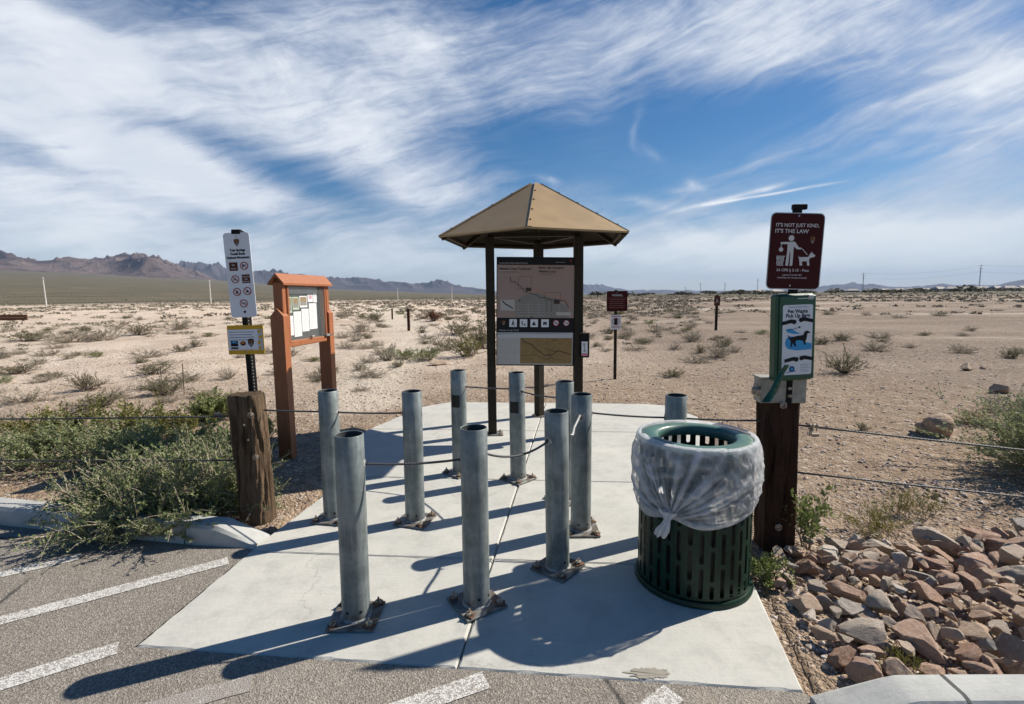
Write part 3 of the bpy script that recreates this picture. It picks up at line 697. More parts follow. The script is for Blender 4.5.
def plate_sign(parent, o, ux, uy, W, Hh, m, name='sign_panel', r=.02, th=.004):
    n = ux.cross(uy).normalized(); pts = []
    for cx, cy, a0 in ((W/2-r, -Hh/2+r, -90), (W/2-r, Hh/2-r, 0), (-W/2+r, Hh/2-r, 90), (-W/2+r, -Hh/2+r, 180)):
        pts += [(cx+r*math.cos(R(a0+k*18)), cy+r*math.sin(R(a0+k*18))) for k in range(6)]
    k = len(pts); vs = [o+ux*x+uy*y for x, y in pts]+[o+ux*x+uy*y-n*th for x, y in pts]
    mb = MB(); mb.add(vs, [tuple(range(k)), tuple(reversed(range(k, 2*k)))]+[(k+i, k+(i+1) % k, (i+1) % k, i) for i in range(k)]); return mb.build(name, parent, m)
def arrowhead(A, x, y, s):
    A.poly([(x-.5*s, y+.45*s), (x-.25*s, y+.62*s), (x+.25*s, y+.62*s), (x+.5*s, y+.45*s), (x+.42*s, y-.15*s), (x, y-.75*s), (x-.42*s, y-.15*s)], BROWN, .0014)
    A.poly([(x-.3*s, y+.34*s), (x-.2*s, y+.5*s), (x+.2*s, y+.5*s), (x+.3*s, y+.34*s), (x+.26*s, y+.0*s), (x-.26*s, y+.0*s)], flat('emblem_tan', (.28, .13, .05)) if 'emblem_tan' not in bpy.data.materials else bpy.data.materials['emblem_tan'], .002)
    A.poly([(x-.24*s, y-.08*s), (x+.24*s, y-.08*s), (x, y-.52*s)], GREYP, .002)
    A.poly([(x-.12*s, y+.45*s), (x+.02*s, y+.45*s), (x+.0*s, y-.3*s), (x-.1*s, y-.1*s)], BLACK, .0026)
tl, tr, br, bl = [P(*p, 3.93) for p in ((223.8, 233), (249.8, 232), (256, 316.6), (230.3, 318))]
o, ux, uy, W, Hh = sign_frame(tl, tr, br, bl); o = o-sr.location
WSG = simple('white_sign_sheet', (.74, .75, .78), (.68, .69, .72), 6, .4, 0, 0)
sp = plate_sign(sr, o, ux, uy, W, Hh, WSG, r=.025)
A = Art(o, ux, uy)
arrowhead(A, 0, Hh*.385, .042)
for i, s in enumerate(('Tule Springs', 'Fossil Beds', 'National Monument')):
    A.text(s, 0, Hh*(.283-.043*i), .024, BLACK, .0014, 'CENTER', .05, width=W*(.60, .56, .86)[i])
A.build('lettering', sp)
def picto(A, kind, x, y, r):
    A.disc(x, y, r, WHITE, .0014); A.ring(x, y, r, r*.22, REDP, .0026)
    A.use(BLACK)
    if kind == 'gun': A.poly([(x-.5*r, y+.3*r), (x+.5*r, y+.3*r), (x+.5*r, y+.1*r), (x-.1*r, y+.05*r), (x-.3*r, y-.5*r), (x-.5*r, y-.4*r)], BLACK, .002)
    elif kind == 'bike': A.ring(x-.3*r, y-.15*r, .26*r, .07*r, BLACK, .002, 10); A.ring(x+.3*r, y-.15*r, .26*r, .07*r, BLACK, .002, 10); A.line([(x-.3*r, y-.1*r), (x, y+.25*r), (x+.3*r, y-.1*r)], .12*r, BLACK, .002); A.disc(x, y+.4*r, .13*r, BLACK, .002, 8)
    elif kind == 'fire': A.poly([(x-.35*r, y-.3*r), (x+.35*r, y-.3*r), (x+.2*r, y+.2*r), (x, y+.5*r), (x-.2*r, y+.1*r)], BLACK, .002); A.line([(x-.5*r, y-.42*r), (x+.5*r, y-.42*r)], .12*r, BLACK, .002)
    elif kind == 'tent': A.poly([(x-.5*r, y-.35*r), (x+.5*r, y-.35*r), (x, y+.4*r)], BLACK, .002)
    elif kind == 'drone': A.line([(x-.5*r, y+.1*r), (x+.5*r, y+.1*r)], .15*r, BLACK, .002); A.line([(x-.3*r, y+.1*r), (x-.4*r, y-.3*r)], .12*r, BLACK, .002); A.line([(x+.3*r, y+.1*r), (x+.4*r, y-.3*r)], .12*r, BLACK, .002)
    A.line([(x-.66*r, y+.66*r), (x+.66*r, y-.66*r)], r*.14, REDP, .003)
A = Art(o, ux, uy); q = W*.175; rr = W*.155
A.rect(-q*2.15, Hh*.055, -q*.30, Hh*.155, BROWN, .0014); A.text('NO', -q*1.22, Hh*.115, .014, WHITE, .002, 'CENTER', .02); A.text('SMOKING', -q*1.22, Hh*.075, .009, WHITE, .002, 'CENTER', .02)
picto(A, 'gun', q*1.15, Hh*.108, rr); picto(A, 'bike', -q*1.1, -Hh*.045, rr)
A.rect(q*.35, -Hh*.095, q*2.15, Hh*.007, BROWN, .0014); 
for i, s in enumerate(('ARCHEOLOGY', 'FOSSIL', 'PROTECTED')): A.text(s, q*1.25, -Hh*(.025+.028*i), .009, WHITE, .002, 'CENTER', .02)
picto(A, 'fire', -q*1.0, -Hh*.195, rr); picto(A, 'tent', q*1.3, -Hh*.19, rr); picto(A, 'drone', q*.2, -Hh*.335, rr)
A.ring(0, Hh*.455, .008, .003, GREYP, .0016, 10); A.disc(q*.25, -Hh*.435, .010, MAROON, .0016, 10)
A.build('pictograms', sp)
tl, tr, br, bl = [P(*p, 3.92) for p in ((226.6, 325.6), (262.6, 325), (265, 353.8), (229, 354.7))]
o, ux, uy, W, Hh = sign_frame(tl, tr, br, bl); o = o-sr.location
sp = plate_sign(sr, o, ux, uy, W, Hh, YELLOW, r=.004); A = Art(o, ux, uy)
A.rect(-W*.48, -Hh*.36, W*.34, Hh*.36, WHITE, .0014); A.rect(W*.34, -Hh*.36, W*.48, Hh*.36, LTGREY, .0014)
for i in range(4): A.disc(W*(.39+.03*math.sin(i*2)), Hh*(.28-.19*i), W*.05, YELLOW, .002, 6)
for i in range(4): A.line([(-W*.44, Hh*(.27-.09*i)), (W*(.25-.06*(i % 2)), Hh*(.27-.09*i))], .004, NAVY, .002)
A.rect(-W*.42, -Hh*.22, -W*.22, -Hh*.03, BLACK, .002); A.rect(-W*.42, -Hh*.31, -W*.22, -Hh*.25, BLACK, .002); A.poly([(-W*.42, -Hh*.1), (-W*.32, -Hh*.02), (-W*.22, -Hh*.12)], BLUEP, .0026)
A.disc(-W*.08, -Hh*.12, W*.08, MAROON, .002, 12, .8); A.disc(-W*.08, -Hh*.1, W*.05, ORANGE, .0026, 10, .6); arrowhead(A, W*.14, -Hh*.10, .05)
A.line([(-W*.44, -Hh*.34), (W*.25, -Hh*.34)], .003, ORANGE, .002); A.disc(0, Hh*.43, .006, GREYP, .0016, 8); A.disc(0, -Hh*.43, .006, GREYP, .0016, 8)
A.build('printed_notice', sp)

# ------------------------------------------------------------------ notice board (orange-brown)
bb0 = Vector((-2.27, 4.99, 0)); bb1 = Vector((-2.13, 5.82, 0)); bd = (bb1-bb0); bL = bd.length; bang = math.atan2(bd.y, bd.x)
bb = empty('notice_board', (bb0.x, bb0.y, 0), bang, 'orange brown framed notice board with glass case and gabled cap, left of the pad', 'notice board')
# local: x along the board, -y = front (towards the right/camera)
def lbox(name, c, d, parent=bb, m=BBWOOD, bev=.006): q = MB(); q.box(c, d, bev=bev); return q.build(name, parent, m)
for x in (-.005, bL+.005):
    q = MB(); q.prism([(-.055, 0), (.055, 0), (.055, 1), (-.055, 1)], 0, 1); 
    q = MB(); w = .045; hb, hf = 1.50, 1.42
    vs = [(x-w, -.07, 0), (x+w, -.07, 0), (x+w, .07, 0), (x-w, .07, 0), (x-w, -.07, hf), (x+w, -.07, hf), (x+w, .07, hf), (x-w, .07, hf), (x-w, 0, hb), (x+w, 0, hb)]
    q.add(vs, [(3, 2, 1, 0), (0, 1, 5, 4), (2, 3, 7, 6), (4, 5, 9, 8), (6, 7, 8, 9), (1, 2, 6, 9, 5), (3, 0, 4, 8, 7)]); q.build('post', bb, BBWOOD)
    xi = x+(.02 if x < .1 else -.02)
    lbox('upper_post', (xi, 0, 1.58), (.06, .10, .34))
lbox('bottom_rail', (bL/2, 0, 1.135), (bL-.12, .09, .06)); lbox('top_rail', (bL/2, 0, 1.745), (bL-.02, .10, .06))
q = MB(); x0, x1 = -.04, bL+.04; zz = 1.772
vs = [(x0, -.085, zz-.03), (x0, .085, zz-.03), (x0, .0, zz+.065), (x0, -.085, zz-.05), (x0, .085, zz-.05), (x0, 0, zz+.03)]
vs += [(x1, y, z) for _, y, z in vs]
q.add(vs, [(0, 2, 8, 6), (2, 1, 7, 8), (3, 9, 11, 5), (5, 11, 10, 4), (0, 6, 9, 3), (1, 4, 10, 7), (0, 3, 5, 2), (2, 5, 4, 1), (6, 8, 11, 9), (8, 7, 10, 11)]); q.build('gabled_cap', bb, BBWOOD)
q = MB(); q.box((bL/2, .02, 1.44), (bL-.14, .012, .56)); DKB = simple('dark_backing', (.035, .035, .035), scale=20, rough=.8); bk = q.build('backing_board', bb, DKB)
lbox('case_frame', (.075, -.04, 1.44), (.03, .03, .58), m=BBWOOD); lbox('case_frame', (bL-.075, -.04, 1.44), (.03, .03, .58), m=BBWOOD)
q = MB(); q.box((bL/2, -.045, 1.44), (bL-.18, .005, .55)); q.build('glass_pane', bb, GLASS)
q = MB(); q.box((bL/2+.05, -.058, 1.185), (.06, .02, .02), bev=.003); q.build('lock', bb, BOLTG)
q = MB(); q.box((bL-.03, -.06, 1.175), (.15, .02, .025), bev=.003); q.build('hinge_bar', bb, ALU)
A = Art((.09, .012, 1.165), (1, 0, 0), (0, 0, 1)); Wb = bL-.18
A.text('Tule Springs Fossil Beds', .03, .50, .028, WHITE, .002)
def notice(x, y, w, h, m=PAPER, kind='text'):
    N = Art((.09, .012, 1.165), (1, 0, 0), (0, 0, 1)); N.rect(x, y, x+w, y+h, m, .0022)
    if kind == 'text':
        k = y+h-.02
        while k > y+.015: N.line([(x+.012, k), (x+w*(.9 if int(k*1000) % 3 else .6), k)], .0022, GREYP, .003); k -= .011
    if kind == 'photo': N.rect(x+.01, y+.02, x+w-.01, y+h-.01, MAPGOLD, .003); N.rect(x+.01, y+.02, x+w-.01, y+h*.5, MAPGREY, .0034)
    if kind == 'pink': N.rect(x+.02, y+h*.4, x+w-.02, y+h*.9, flat('flyer_pink', (.6, .3, .35)), .003)
    N.build('paper_notice', bb)
notice(.01, .05, .135, .20); notice(.155, .03, .135, .26); notice(.30, .075, .135, .24); notice(.445, .09, .15, .28)
notice(.01, .28, .125, .16, m=LTGREEN, kind='photo'); notice(.15, .31, .11, .13, m=LTGREEN, kind='photo'); notice(.275, .33, .14, .12, kind='photo'); notice(.43, .385, .10, .08, kind='pink'); notice(.54, .38, .07, .10)
A.rect(.0, .475, Wb*.95, .545, GREYP, .0016); A.build('lettering', bk)

# ------------------------------------------------------------------ kiosk
KC = Vector((.29, 6.05, 0)); ks = empty('information_kiosk', KC, 0, 'three-post information kiosk with tan six-sided roof and trail map panels', 'kiosk')
KP = [(-.235, 5.74), (.745, 5.70), (.352, 6.60)]
def kr(x, y, z): return (x-KC.x, y-KC.y, z)
for i, (x, y) in enumerate(KP):
    q = MB(); q.box(kr(x, y, 1.12), (.098, .098, 2.24), rz=R(3 if i < 2 else 40), bev=.006); q.build('post', ks, KBROWN)
    q = MB(); q.box(kr(x+.02, y-.0, .012), (.2, .17, .012), rz=R(3)); pq = q.build('foot_plate', ks, PLATE)
    for sx, sy in ((.09, -.05), (-.06, -.06), (.09, .06)):
        b = bolt_mb(x-KC.x+sx, y-KC.y+sy, .018, .03); b.build('foot_bolt', ks, BOLTG)
RAD = 1.165; EZ = 2.243; AZP = 2.865; a0 = R(-96.5); KX = Vector((.29, 6.06))
def hexp(r, z, k): a = a0 + k*math.pi/3; return Vector((KX.x+r*math.cos(a)-KC.x, KX.y+r*math.sin(a)-KC.y, z))
q = MB(); tp = .075; vs = []; fs = []
for k in range(6): vs.append(hexp(RAD, EZ, k))
for k in range(6): vs.append(hexp(tp, AZP, k))
for k in range(6): vs.append(hexp(RAD-.004, EZ-.018, k))
for k in range(6): vs.append(hexp(tp, AZP-.03, k))
fs = [(k, (k+1) % 6, 6+(k+1) % 6, 6+k) for k in range(6)]+[tuple(range(6, 12))]+[(12+k, 12+(k+1) % 6, (k+1) % 6, k) for k in range(6)]
q.add(vs, fs); q.build('roof', ks, KROOF)
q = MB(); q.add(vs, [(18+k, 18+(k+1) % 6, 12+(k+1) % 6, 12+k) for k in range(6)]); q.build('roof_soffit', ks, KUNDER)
for k in range(6):   # hip flashing with bolts
    A0, A1 = hexp(RAD+.004, EZ+.001, k), hexp(tp+.002, AZP+.004, k); d = (A1-A0); t_ = (hexp(RAD, EZ, (k+1) % 6)-hexp(RAD, EZ, k)).normalized(); t2 = (hexp(RAD, EZ, k-1)-hexp(RAD, EZ, k)).normalized()
    q = MB(); n_ = Vector((0, 0, .006)); w0 = .055; vs = [A0+n_, A1+n_, A1+t_*w0+n_*.6-Vector((0, 0, .0)), A0+t_*w0+n_*.6]
    q.add([A0+Vector((0, 0, .005)), A0+t_*w0+Vector((0, 0, .005)), A1+t_*.045+Vector((0, 0, .006)), A1+Vector((0, 0, .006))], [(0, 1, 2, 3)])
    q.add([A0+Vector((0, 0, -.006)), A0+Vector((0, 0, .005)), A1+Vector((0, 0, .006)), A1+Vector((0, 0, -.004))], [(0, 1, 2, 3)])
    fl = q.build('hip_flashing', ks, KROOF)
    b = MB()
    for s in (.12, .34, .56, .78): c = A0.lerp(A1, s)+t_*.022+Vector((0, 0, .012)); b.lathe([(.0001, .006), (.008, .004), (.009, -.006)], 8, c)
    b.build('rivets', fl, KBROWN)
    q = MB(); e0, e1 = hexp(RAD*.93, EZ-.028+.03, k), hexp(RAD*.93, EZ-.028+.03, (k+1) % 6); q.tube([e0, e1], .022, 4); q.build('eave_beam', ks, KBROWN)
    q = MB(); q.tube([hexp(RAD*.97, EZ-.032, k), hexp(.05, AZP-.09, k)], .026, 4); q.build('rafter', ks, KBROWN)
for (x, y), (x2, y2) in ((KP[0], KP[1]), (KP[1], KP[2]), (KP[2], KP[0])):
    q = MB(); q.tube([kr(x, y, 2.262), kr(x2, y2, 2.262)], .035, 4); q.build('tie_beam', ks, KBROWN)
tl, tr, br, bl = [P(*p, 5.70) for p in ((496, 257), (576, 257.5), (575, 365.5), (497, 365))]
o, ux, uy, W, Hh = sign_frame(tl, tr, br, bl); o = o - KC; o.y = 5.665-KC.y
sp = plate_sign(ks, o, ux, uy, W, Hh, BLACK, 'map_panel', .004, .02); A = Art(o, ux, uy)
def C(cx, cy): return ((cx-281.5)/403*W, (356.5-cy)/543*Hh)
def crect(x0, y0, x1, y1, m, l): a, b = C(x0, y1), C(x1, y0); A.rect(a[0], a[1], b[0], b[1], m, l)
crect(84, 124, 472, 386, MAPPINK, .0014)
A.poly([C(*p) for p in ((178, 300), (230, 270), (290, 262), (330, 275), (330, 385), (178, 385))], MAPGREY, .002); A.poly([C(*p) for p in ((330, 285), (440, 325), (440, 385), (330, 385))], MAPGREY, .002)
for x0, y0, x1, y1 in ((190, 180, 255, 240), (325, 258, 403, 300), (335, 295, 360, 350)): A.line([C(x0, y0), C(x1, y0), C(x1, y1), C(x0, y1), C(x0, y0)], .003, DARKLINE, .0026)
A.line([C(*p) for p in ((148, 182), (152, 205), (172, 208), (185, 218), (200, 228), (222, 255), (240, 262), (262, 265), (285, 272), (300, 285), (320, 283), (345, 290), (375, 292), (400, 300), (425, 300), (440, 320), (445, 335))], .007, DARKLINE, .003)
A.line([C(*p) for p in ((255, 250), (290, 245), (310, 265), (360, 275), (410, 285), (450, 315), (452, 330))], .004, ORANGE, .003)
for y in (150, 172): A.line([C(95, y+2), C(200, y+2)], .0025, LTGREY, .0026)
for i in range(5): A.line([C(190+i*52, 305), C(190+i*52, 380)], .0022, LTGREY, .0026); A.line([C(180, 318+i*14), C(330, 318+i*14)], .0022, LTGREY, .0026)
crect(100, 296, 172, 350, CREAM, .0034); A.line([C(*p) for p in ((110, 302), (125, 318), (140, 325), (165, 340))], .012, BLACK, .004)
crect(383, 356, 457, 373, CREAM, .0034); crect(370, 295, 400, 315, DARKLINE, .0034); crect(228, 236, 256, 254, DARKLINE, .0034); A.disc(*C(197, 299), .008, BLACK, .0034, 8); A.disc(*C(258, 382), .008, BLACK, .0034, 8)
x, y = C(92, 148); A.text('Aliante Loop Trailhead', x, y, .034, DARKLINE, .003, 'LEFT', .03, width=W*.40); x, y = C(92, 161); A.text('Tule Springs Fossil Beds National Monument', x, y, .014, DARKLINE, .003, width=W*.28)
x, y = C(292, 142); A.text('Inicio del Sendero', x, y, .034, DARKLINE, .003, 'LEFT', .03, width=W*.31); x, y = C(292, 160); A.text('Aliante Loop', x, y, .034, DARKLINE, .003, 'LEFT', .03, width=W*.22); x, y = C(292, 171); A.text('Monumento Nacional', x, y, .014, DARKLINE, .003, width=W*.18)
x, y = C(92, 118); A.text('Tule Springs Fossil Beds National Monument', x, y, .022, LTGREY, .0014, width=W*.36); x, y = C(376, 112); A.text('National Park Service', x, y, .014, LTGREY, .0014, width=W*.12); x, y = C(452, 104); A.disc(x, y, .012, REDP, .0016, 8)
x, y = C(92, 452); A.text('Aliante Loop Trail', x, y, .026, LTGREY, .0014, width=W*.25)
A.build('map_artwork', sp)
A = Art(o, ux, uy); x, y = C(117, 412); arrowhead(A, x, y, .045)
for i, cx in enumerate((165, 218, 272, 327)):
    crect(cx-19, 393, cx+19, 432, WHITE, .0016); x, y = C(cx, 412)
    if i == 0: A.disc(x, y+.022, .007, BLACK, .002, 8); A.poly([(x-.008, y+.014), (x+.01, y+.014), (x+.007, y-.006), (x+.018, y-.03), (x+.01, y-.032), (x, y-.01), (x-.01, y-.032), (x-.018, y-.03)], BLACK, .002); A.line([(x+.02, y+.01), (x+.022, y-.03)], .003, BLACK, .002)
    if i == 1: A.disc(x-.015, y+.018, .007, BLACK, .002, 8); A.line([(x-.015, y+.01), (x-.015, y-.028)], .01, BLACK, .002); A.line([(x-.012, y), (x+.01, y-.01), (x+.02, y-.006)], .004, BLACK, .002); A.poly([(x+.004, y-.015), (x+.025, y-.015), (x+.025, y-.028), (x+.004, y-.028)], BLACK, .002)
    if i == 2: A.poly([(x-.025, y-.025), (x+.025, y-.025), (x+.005, y), (x-.002, y+.024), (x-.012, y)], BLACK, .002); A.line([(x-.025, y-.005), (x+.022, y+.01)], .003, BLACK, .002)
    if i == 3: A.rect(x-.02, y-.022, x-.003, y+.014, BLACK, .002, .004); A.rect(x+.003, y-.022, x+.02, y+.014, BLACK, .002, .004); A.rect(x-.006, y-.005, x+.006, y+.01, BLACK, .002)
for cx, kd in ((383, 'bike'), (435, 'drone')): x, y = C(cx, 411); picto(A, kd, x, y, .035)
A.build('pictograms', sp)
A = Art(o, ux, uy)
crect(85, 459, 470, 622, CREAM, .0014); crect(85, 459, 470, 486, GREYP, .0018); A.poly([C(*p) for p in ((85, 486), (85, 472), (190, 466), (330, 470), (470, 460), (470, 486))], LTGREY, .0022); crect(202, 487, 466, 617, MAPGOLD, .0018)
A.line([C(*p) for p in ((205, 490), (235, 512), (262, 520), (285, 545), (330, 576), (372, 570), (390, 550), (420, 558), (464, 570))], .009, DARKLINE, .0024)
A.line([C(*p) for p in ((330, 540), (350, 548), (380, 556), (400, 550))], .006, DARKLINE, .0024); A.line([C(*p) for p in ((205, 575), (240, 578), (262, 570), (300, 580), (350, 598), (360, 575))], .004, DARKLINE, .0024); A.line([C(*p) for p in ((350, 575), (375, 595), (430, 600), (440, 615))], .004, DARKLINE, .0024); A.line([C(*p) for p in ((365, 500), (380, 496), (390, 500))], .005, BLACK, .0024)
for i, cy in enumerate((500, 516, 532, 548, 560, 572, 584, 598, 610)): A.line([C(93, cy), C((190, 186, 150, 188)[i % 4], cy)], .0035 if i % 4 else .006, GREYP, .0024)
x, y = C(220, 472); A.text('Rio del Trail Map', x, y, .022, WHITE, .0026, width=W*.25) if False else None
A.build('trail_guide_artwork', sp)
# brochure box on the right post
tl = P(583.5, 346, 5.62)
bx = MB(); c = Vector((.812, 5.64, 1.03))-KC; bx.box(c, (.10, .07, .26), rz=R(-12), bev=.006); bo = bx.build('brochure_box', ks, POSTBLK)
bx = MB(); bx.box(c+Vector((0, -.008, .138)), (.115, .10, .012), rz=R(-12), rot=None, bev=.003); bx.build('box_lid', bo, KBROWN)
A = Art(c+Vector((-.008, -.0385, -.02)), (math.cos(R(-12)), math.sin(R(-12)), 0), (0, 0, 1)); A.rect(-.032, -.09, .034, .07, WHITE, .0012); A.poly([(-.02, .05), (.01, .055), (.005, .0), (.02, -.05), (-.015, -.045), (-.005, 0)], GREYP, .002); A.rect(-.03, -.088, .032, -.06, flat('pink_strip', (.6, .2, .25)), .002); A.build('brochure', bo)

# ------------------------------------------------------------------ distant red sign with white notice, little trail sign, marker posts
def small_sign(name, base, h, pw, panels, label, cat='sign', postmat=KBROWN):
    e = empty(name, (base[0], base[1], hz(base[0], base[1])), 0, label, cat)
    q = MB(); q.box((0, 0, h/2-.05), (pw, pw*.6, h+.1), bev=.004); q.build('post', e, postmat)
    for (x, z, w, hh, m, draw) in panels:
        o = Vector((x, -pw*.3-.006, z)); s = plate_sign(e, o, Vector((1, 0, 0)), Vector((0, 0, 1)), w, hh, m, r=min(w, hh)*.06)
        A = Art(o, (1, 0, 0), (0, 0, 1)); draw(A, w, hh); A.build('lettering', s)
    return e
def d_red(A, w, h):
    A.ring(0, h*.42, .01, .004, LTGREY, .0016, 8)
    A.text('WARNING', 0, h*.24, .055, LTGREY, .0016, 'CENTER', .02, width=w*.5)
    for i in range(5): A.line([(-w*.38, h*(.08-.1*i)), (w*(.38-.04*(i % 3)), h*(.08-.1*i))], .010, flat('faded_sign_text', (.25, .12, .1)), .0016)
    A.line([(-w*.48, h*.16), (w*.48, h*.16)], .006, flat('faded_sign_text', (.25, .12, .1)), .0016)
def d_white(A, w, h):
    A.rect(-w*.16, -h*.2, w*.16, h*.28, BLACK, .0016); A.ring(0, h*.05, w*.34, w*.05, REDP, .0022, 16); A.line([(-w*.4, -h*.33), (w*.4, -h*.33)], .014, REDP, .0016); A.line([(-w*.4, h*.4), (w*.4, h*.4)], .012, REDP, .0016)
small_sign('trail_sign', (1.99, 9.74), 1.72, .055, [(.02, 1.51, .395, .385, MAROON, d_red), (0, 1.11, .20, .28, WHITE, d_white)], 'maroon sign over a small white notice on a thin post, right of the kiosk')
def d_small(A, w, h): A.disc(-w*.05, h*.18, w*.09, CREAM, .0016, 8); A.poly([(-w*.15, h*.08), (w*.08, h*.08), (w*.2, -h*.3), (w*.05, -h*.1), (-w*.2, -h*.3)], CREAM, .0016)
small_sign('trail_sign', (8.61, 21.4), 1.50, .10, [(0, 1.25, .25, .40, BROWN, d_small)], 'small brown hiker sign on a slim post far out on the flat')
for (x, y, h, lb) in ((-4.76, 23.5, 1.02, 'short brown trail marker post left of the kiosk'), (-8.2, 35.0, .75, 'farther of the two trail marker posts left of the kiosk')):
    e = empty('marker_post', (x, y, hz(x, y)), 0, lb, 'post'); q = MB(); q.box((0, 0, h/2), (.12 if h > 1 else .1, .10, h), bev=.01); q.build('stake', e, WOODR)
    q = MB(); q.box((0, -.052, h*.85), (.08, .008, .1)); q.build('marker_plate', e, KBROWN)
# low brown entrance sign at left edge
e = empty('low_sign', (-42.6, 42.3, hz(-42.6, 42.3)), R(10), 'long low brown sign at the left edge of the flat', 'sign')
q = MB(); q.box((0, 0, .3), (4.2, .12, .46), bev=.02); pn = q.build('sign_board', e, flat('low_sign_brown', (.13, .06, .035))); A = Art((0, -.062, .3), (1, 0, 0), (0, 0, 1)); A.line([(-1.8, 0), (1.9, 0)], .06, flat('low_sign_text', (.3, .2, .13)), .004); A.build('lettering', pn)
for s in (-1.7, 1.7): q = MB(); q.box((s, .1, .1), (.12, .12, .5)); q.build('leg', e, WOODR)

# ------------------------------------------------------------------ pet waste station
pw = empty('pet_waste_station', (1.66, 2.97, .93), 0, 'pet waste station: maroon pet law sign above a green bag dispenser on the dark post', 'dispenser')
channel_post('sign_post', pw, rel(pw, (1.655, 2.985, .925)), rel(pw, (1.66, 2.985, 2.10)), .055, .03, POSTBLK, False)
q = MB(); q.box(rel(pw, (1.662, 2.995, 2.085)), (.08, .03, .03), bev=.003); q.build('post_cap', pw, POSTBLK)
tl, tr, br, bl = [P(*p, 2.965) for p in ((770.5, 212), (825, 213.4), (819.7, 290), (766.6, 289))]
o, ux, uy, W, Hh = sign_frame(tl, tr, br, bl); o = o-pw.location
sp = plate_sign(pw, o, ux, uy, W, Hh, ALU, r=.03, th=.003); A = Art(o, ux, uy); A.rect(-W/2+.005, -Hh/2+.005, W/2-.005, Hh/2-.005, MAROON, .001, .026)
def D(cx, cy): return ((cx-355)/355*W, (392-cy)/492*Hh)   # crop coordinates of the photograph's sign
SW = flat('sign_lettering_white', (.66, .63, .6))
x, y = D(212, 236); A.text("IT'S NOT JUST KIND,", x, y, .028, SW, .002, 'LEFT', .015, width=W*.80)
x, y = D(209, 275); A.text("IT'S THE LAW", x, y, .031, SW, .002, 'LEFT', .015, width=W*.62)
x, y = D(345, 521); A.text("36 CFR \u00a7 2.15 - Pets", x, y, .021, SW, .002, 'CENTER', .015, width=W*.60)
x, y = D(345, 549); A.text("LEASH YOUR PET", x, y, .011, SW, .002, 'CENTER', .01, width=W*.36)
x, y = D(345, 567); A.text("DISPOSE OF YOUR WASTE", x, y, .011, SW, .002, 'CENTER', .01, width=W*.54)
A.build('lettering', sp)
A = Art(o, ux, uy)
def dp(pts, m=SW, l=.002): A.poly([D(*p) for p in pts], m, l)
x, y = D(321, 308); A.disc(x, y, .0165, SW, .002, 14)
dp([(252, 335), (345, 330), (358, 345), (372, 365), (392, 368), (392, 378), (362, 378), (341, 360), (341, 392), (299, 392), (299, 347), (252, 347)])
dp([(299, 391), (341, 391), (340, 484), (323, 486), (321, 400), (316, 400), (312, 486), (294, 484)])
dp([(394, 374), (398, 372), (436, 411), (432, 414)])
x, y = D(258, 382); A.disc(x, y, .013, SW, .002, 10); A.line([D(258, 345), D(258, 372)], .004, SW, .002); 
for s in range(5): dp([(232+s*11, 424), (239+s*11, 424), (241+s*8.6, 484), (236+s*8.6, 484)])
dp([(230, 422), (289, 422), (287, 429), (231, 429)]); dp([(238, 480), (281, 480), (280, 486), (239, 486)]); dp([(233, 450), (285, 450), (284, 454), (234, 454)])
dp([(374, 416), (380, 428), (440, 426), (450, 408), (462, 392), (468, 402), (487, 414), (484, 423), (466, 430), (452, 432), (448, 448), (454, 482), (438, 482), (434, 454), (408, 454), (402, 462), (406, 482), (388, 482), (386, 462), (382, 440), (377, 428)])
x, y = D(461, 318); arrowhead(A, x, y, .036)
for cy in (166, 613): x, y = D(360 if cy < 200 else 335, cy); A.disc(x, y, .0075, ALU, .002, 10); A.ring(x, y, .0075, .002, BLACK, .0024, 10)
A.build('pictogram', sp)
# dispenser: box turned slightly so that its left flank shows
dy = 2.93; tl, tr, br, bl = [P(*p, dy) for p in ((779, 294.5), (814.7, 293), (816.6, 380.5), (781, 381.5))]
o, ux, uy, W, Hh = sign_frame(tl, tr, br, bl); o = o-pw.location; DW = W+.034
n = ux.cross(uy); cx = o-ux*.02
q = MB(); Tm = Matrix((ux, -n, uy)).transposed().to_4x4(); Tm.translation = cx - n*.055; q.T = Tm @ Matrix.Rotation(R(6), 4, 'Z'); q.box((.014, 0, 0), (DW, .07, Hh), bev=.012); db = q.build('dispenser_box', pw, DISPG)
q2 = MB(); q2.T = q.T; q2.box((.014, -.049, 0), (DW-.02, .014, Hh-.02), bev=.006); dr = q2.build('dispenser_door', pw, DISPG)
fx = (Tm @ Matrix.Rotation(R(6), 4, 'Z')); of = fx @ Vector((.010, -.0565, 0)); fux = (fx.to_3x3() @ Vector((1, 0, 0))).normalized(); fuy = (fx.to_3x3() @ Vector((0, 0, 1))).normalized()
A = Art(of, fux, fuy); LW, LH = DW*.77, Hh*.80; A.rect(-LW/2, -LH/2-.012, LW/2, LH/2-.012, WHITE, .0012, .012)
def Q(cx, cy): return ((cx-303)/172*LW, (335-cy)/402*LH-.012)
x, y = Q(303, 150); A.text('Keep our park clean', x, y, .010, NAVY, .002, 'CENTER', width=LW*.6)
x, y = Q(301, 181); A.text('Pet Waste', x, y, .030, BLACK, .002, 'CENTER', .03, width=LW*.66); x, y = Q(303, 206); A.text('Pick Up Bags', x, y, .030, BLACK, .002, 'CENTER', .03, width=LW*.80)
A.poly([Q(*p) for p in ((233, 350), (240, 325), (262, 312), (300, 320), (350, 350), (386, 358), (386, 392), (300, 396), (250, 385), (236, 368))], BLUEP, .002)
A.poly([Q(*p) for p in ((234, 274), (262, 268), (305, 292), (322, 300), (280, 300), (245, 290))], BLUEP, .002)
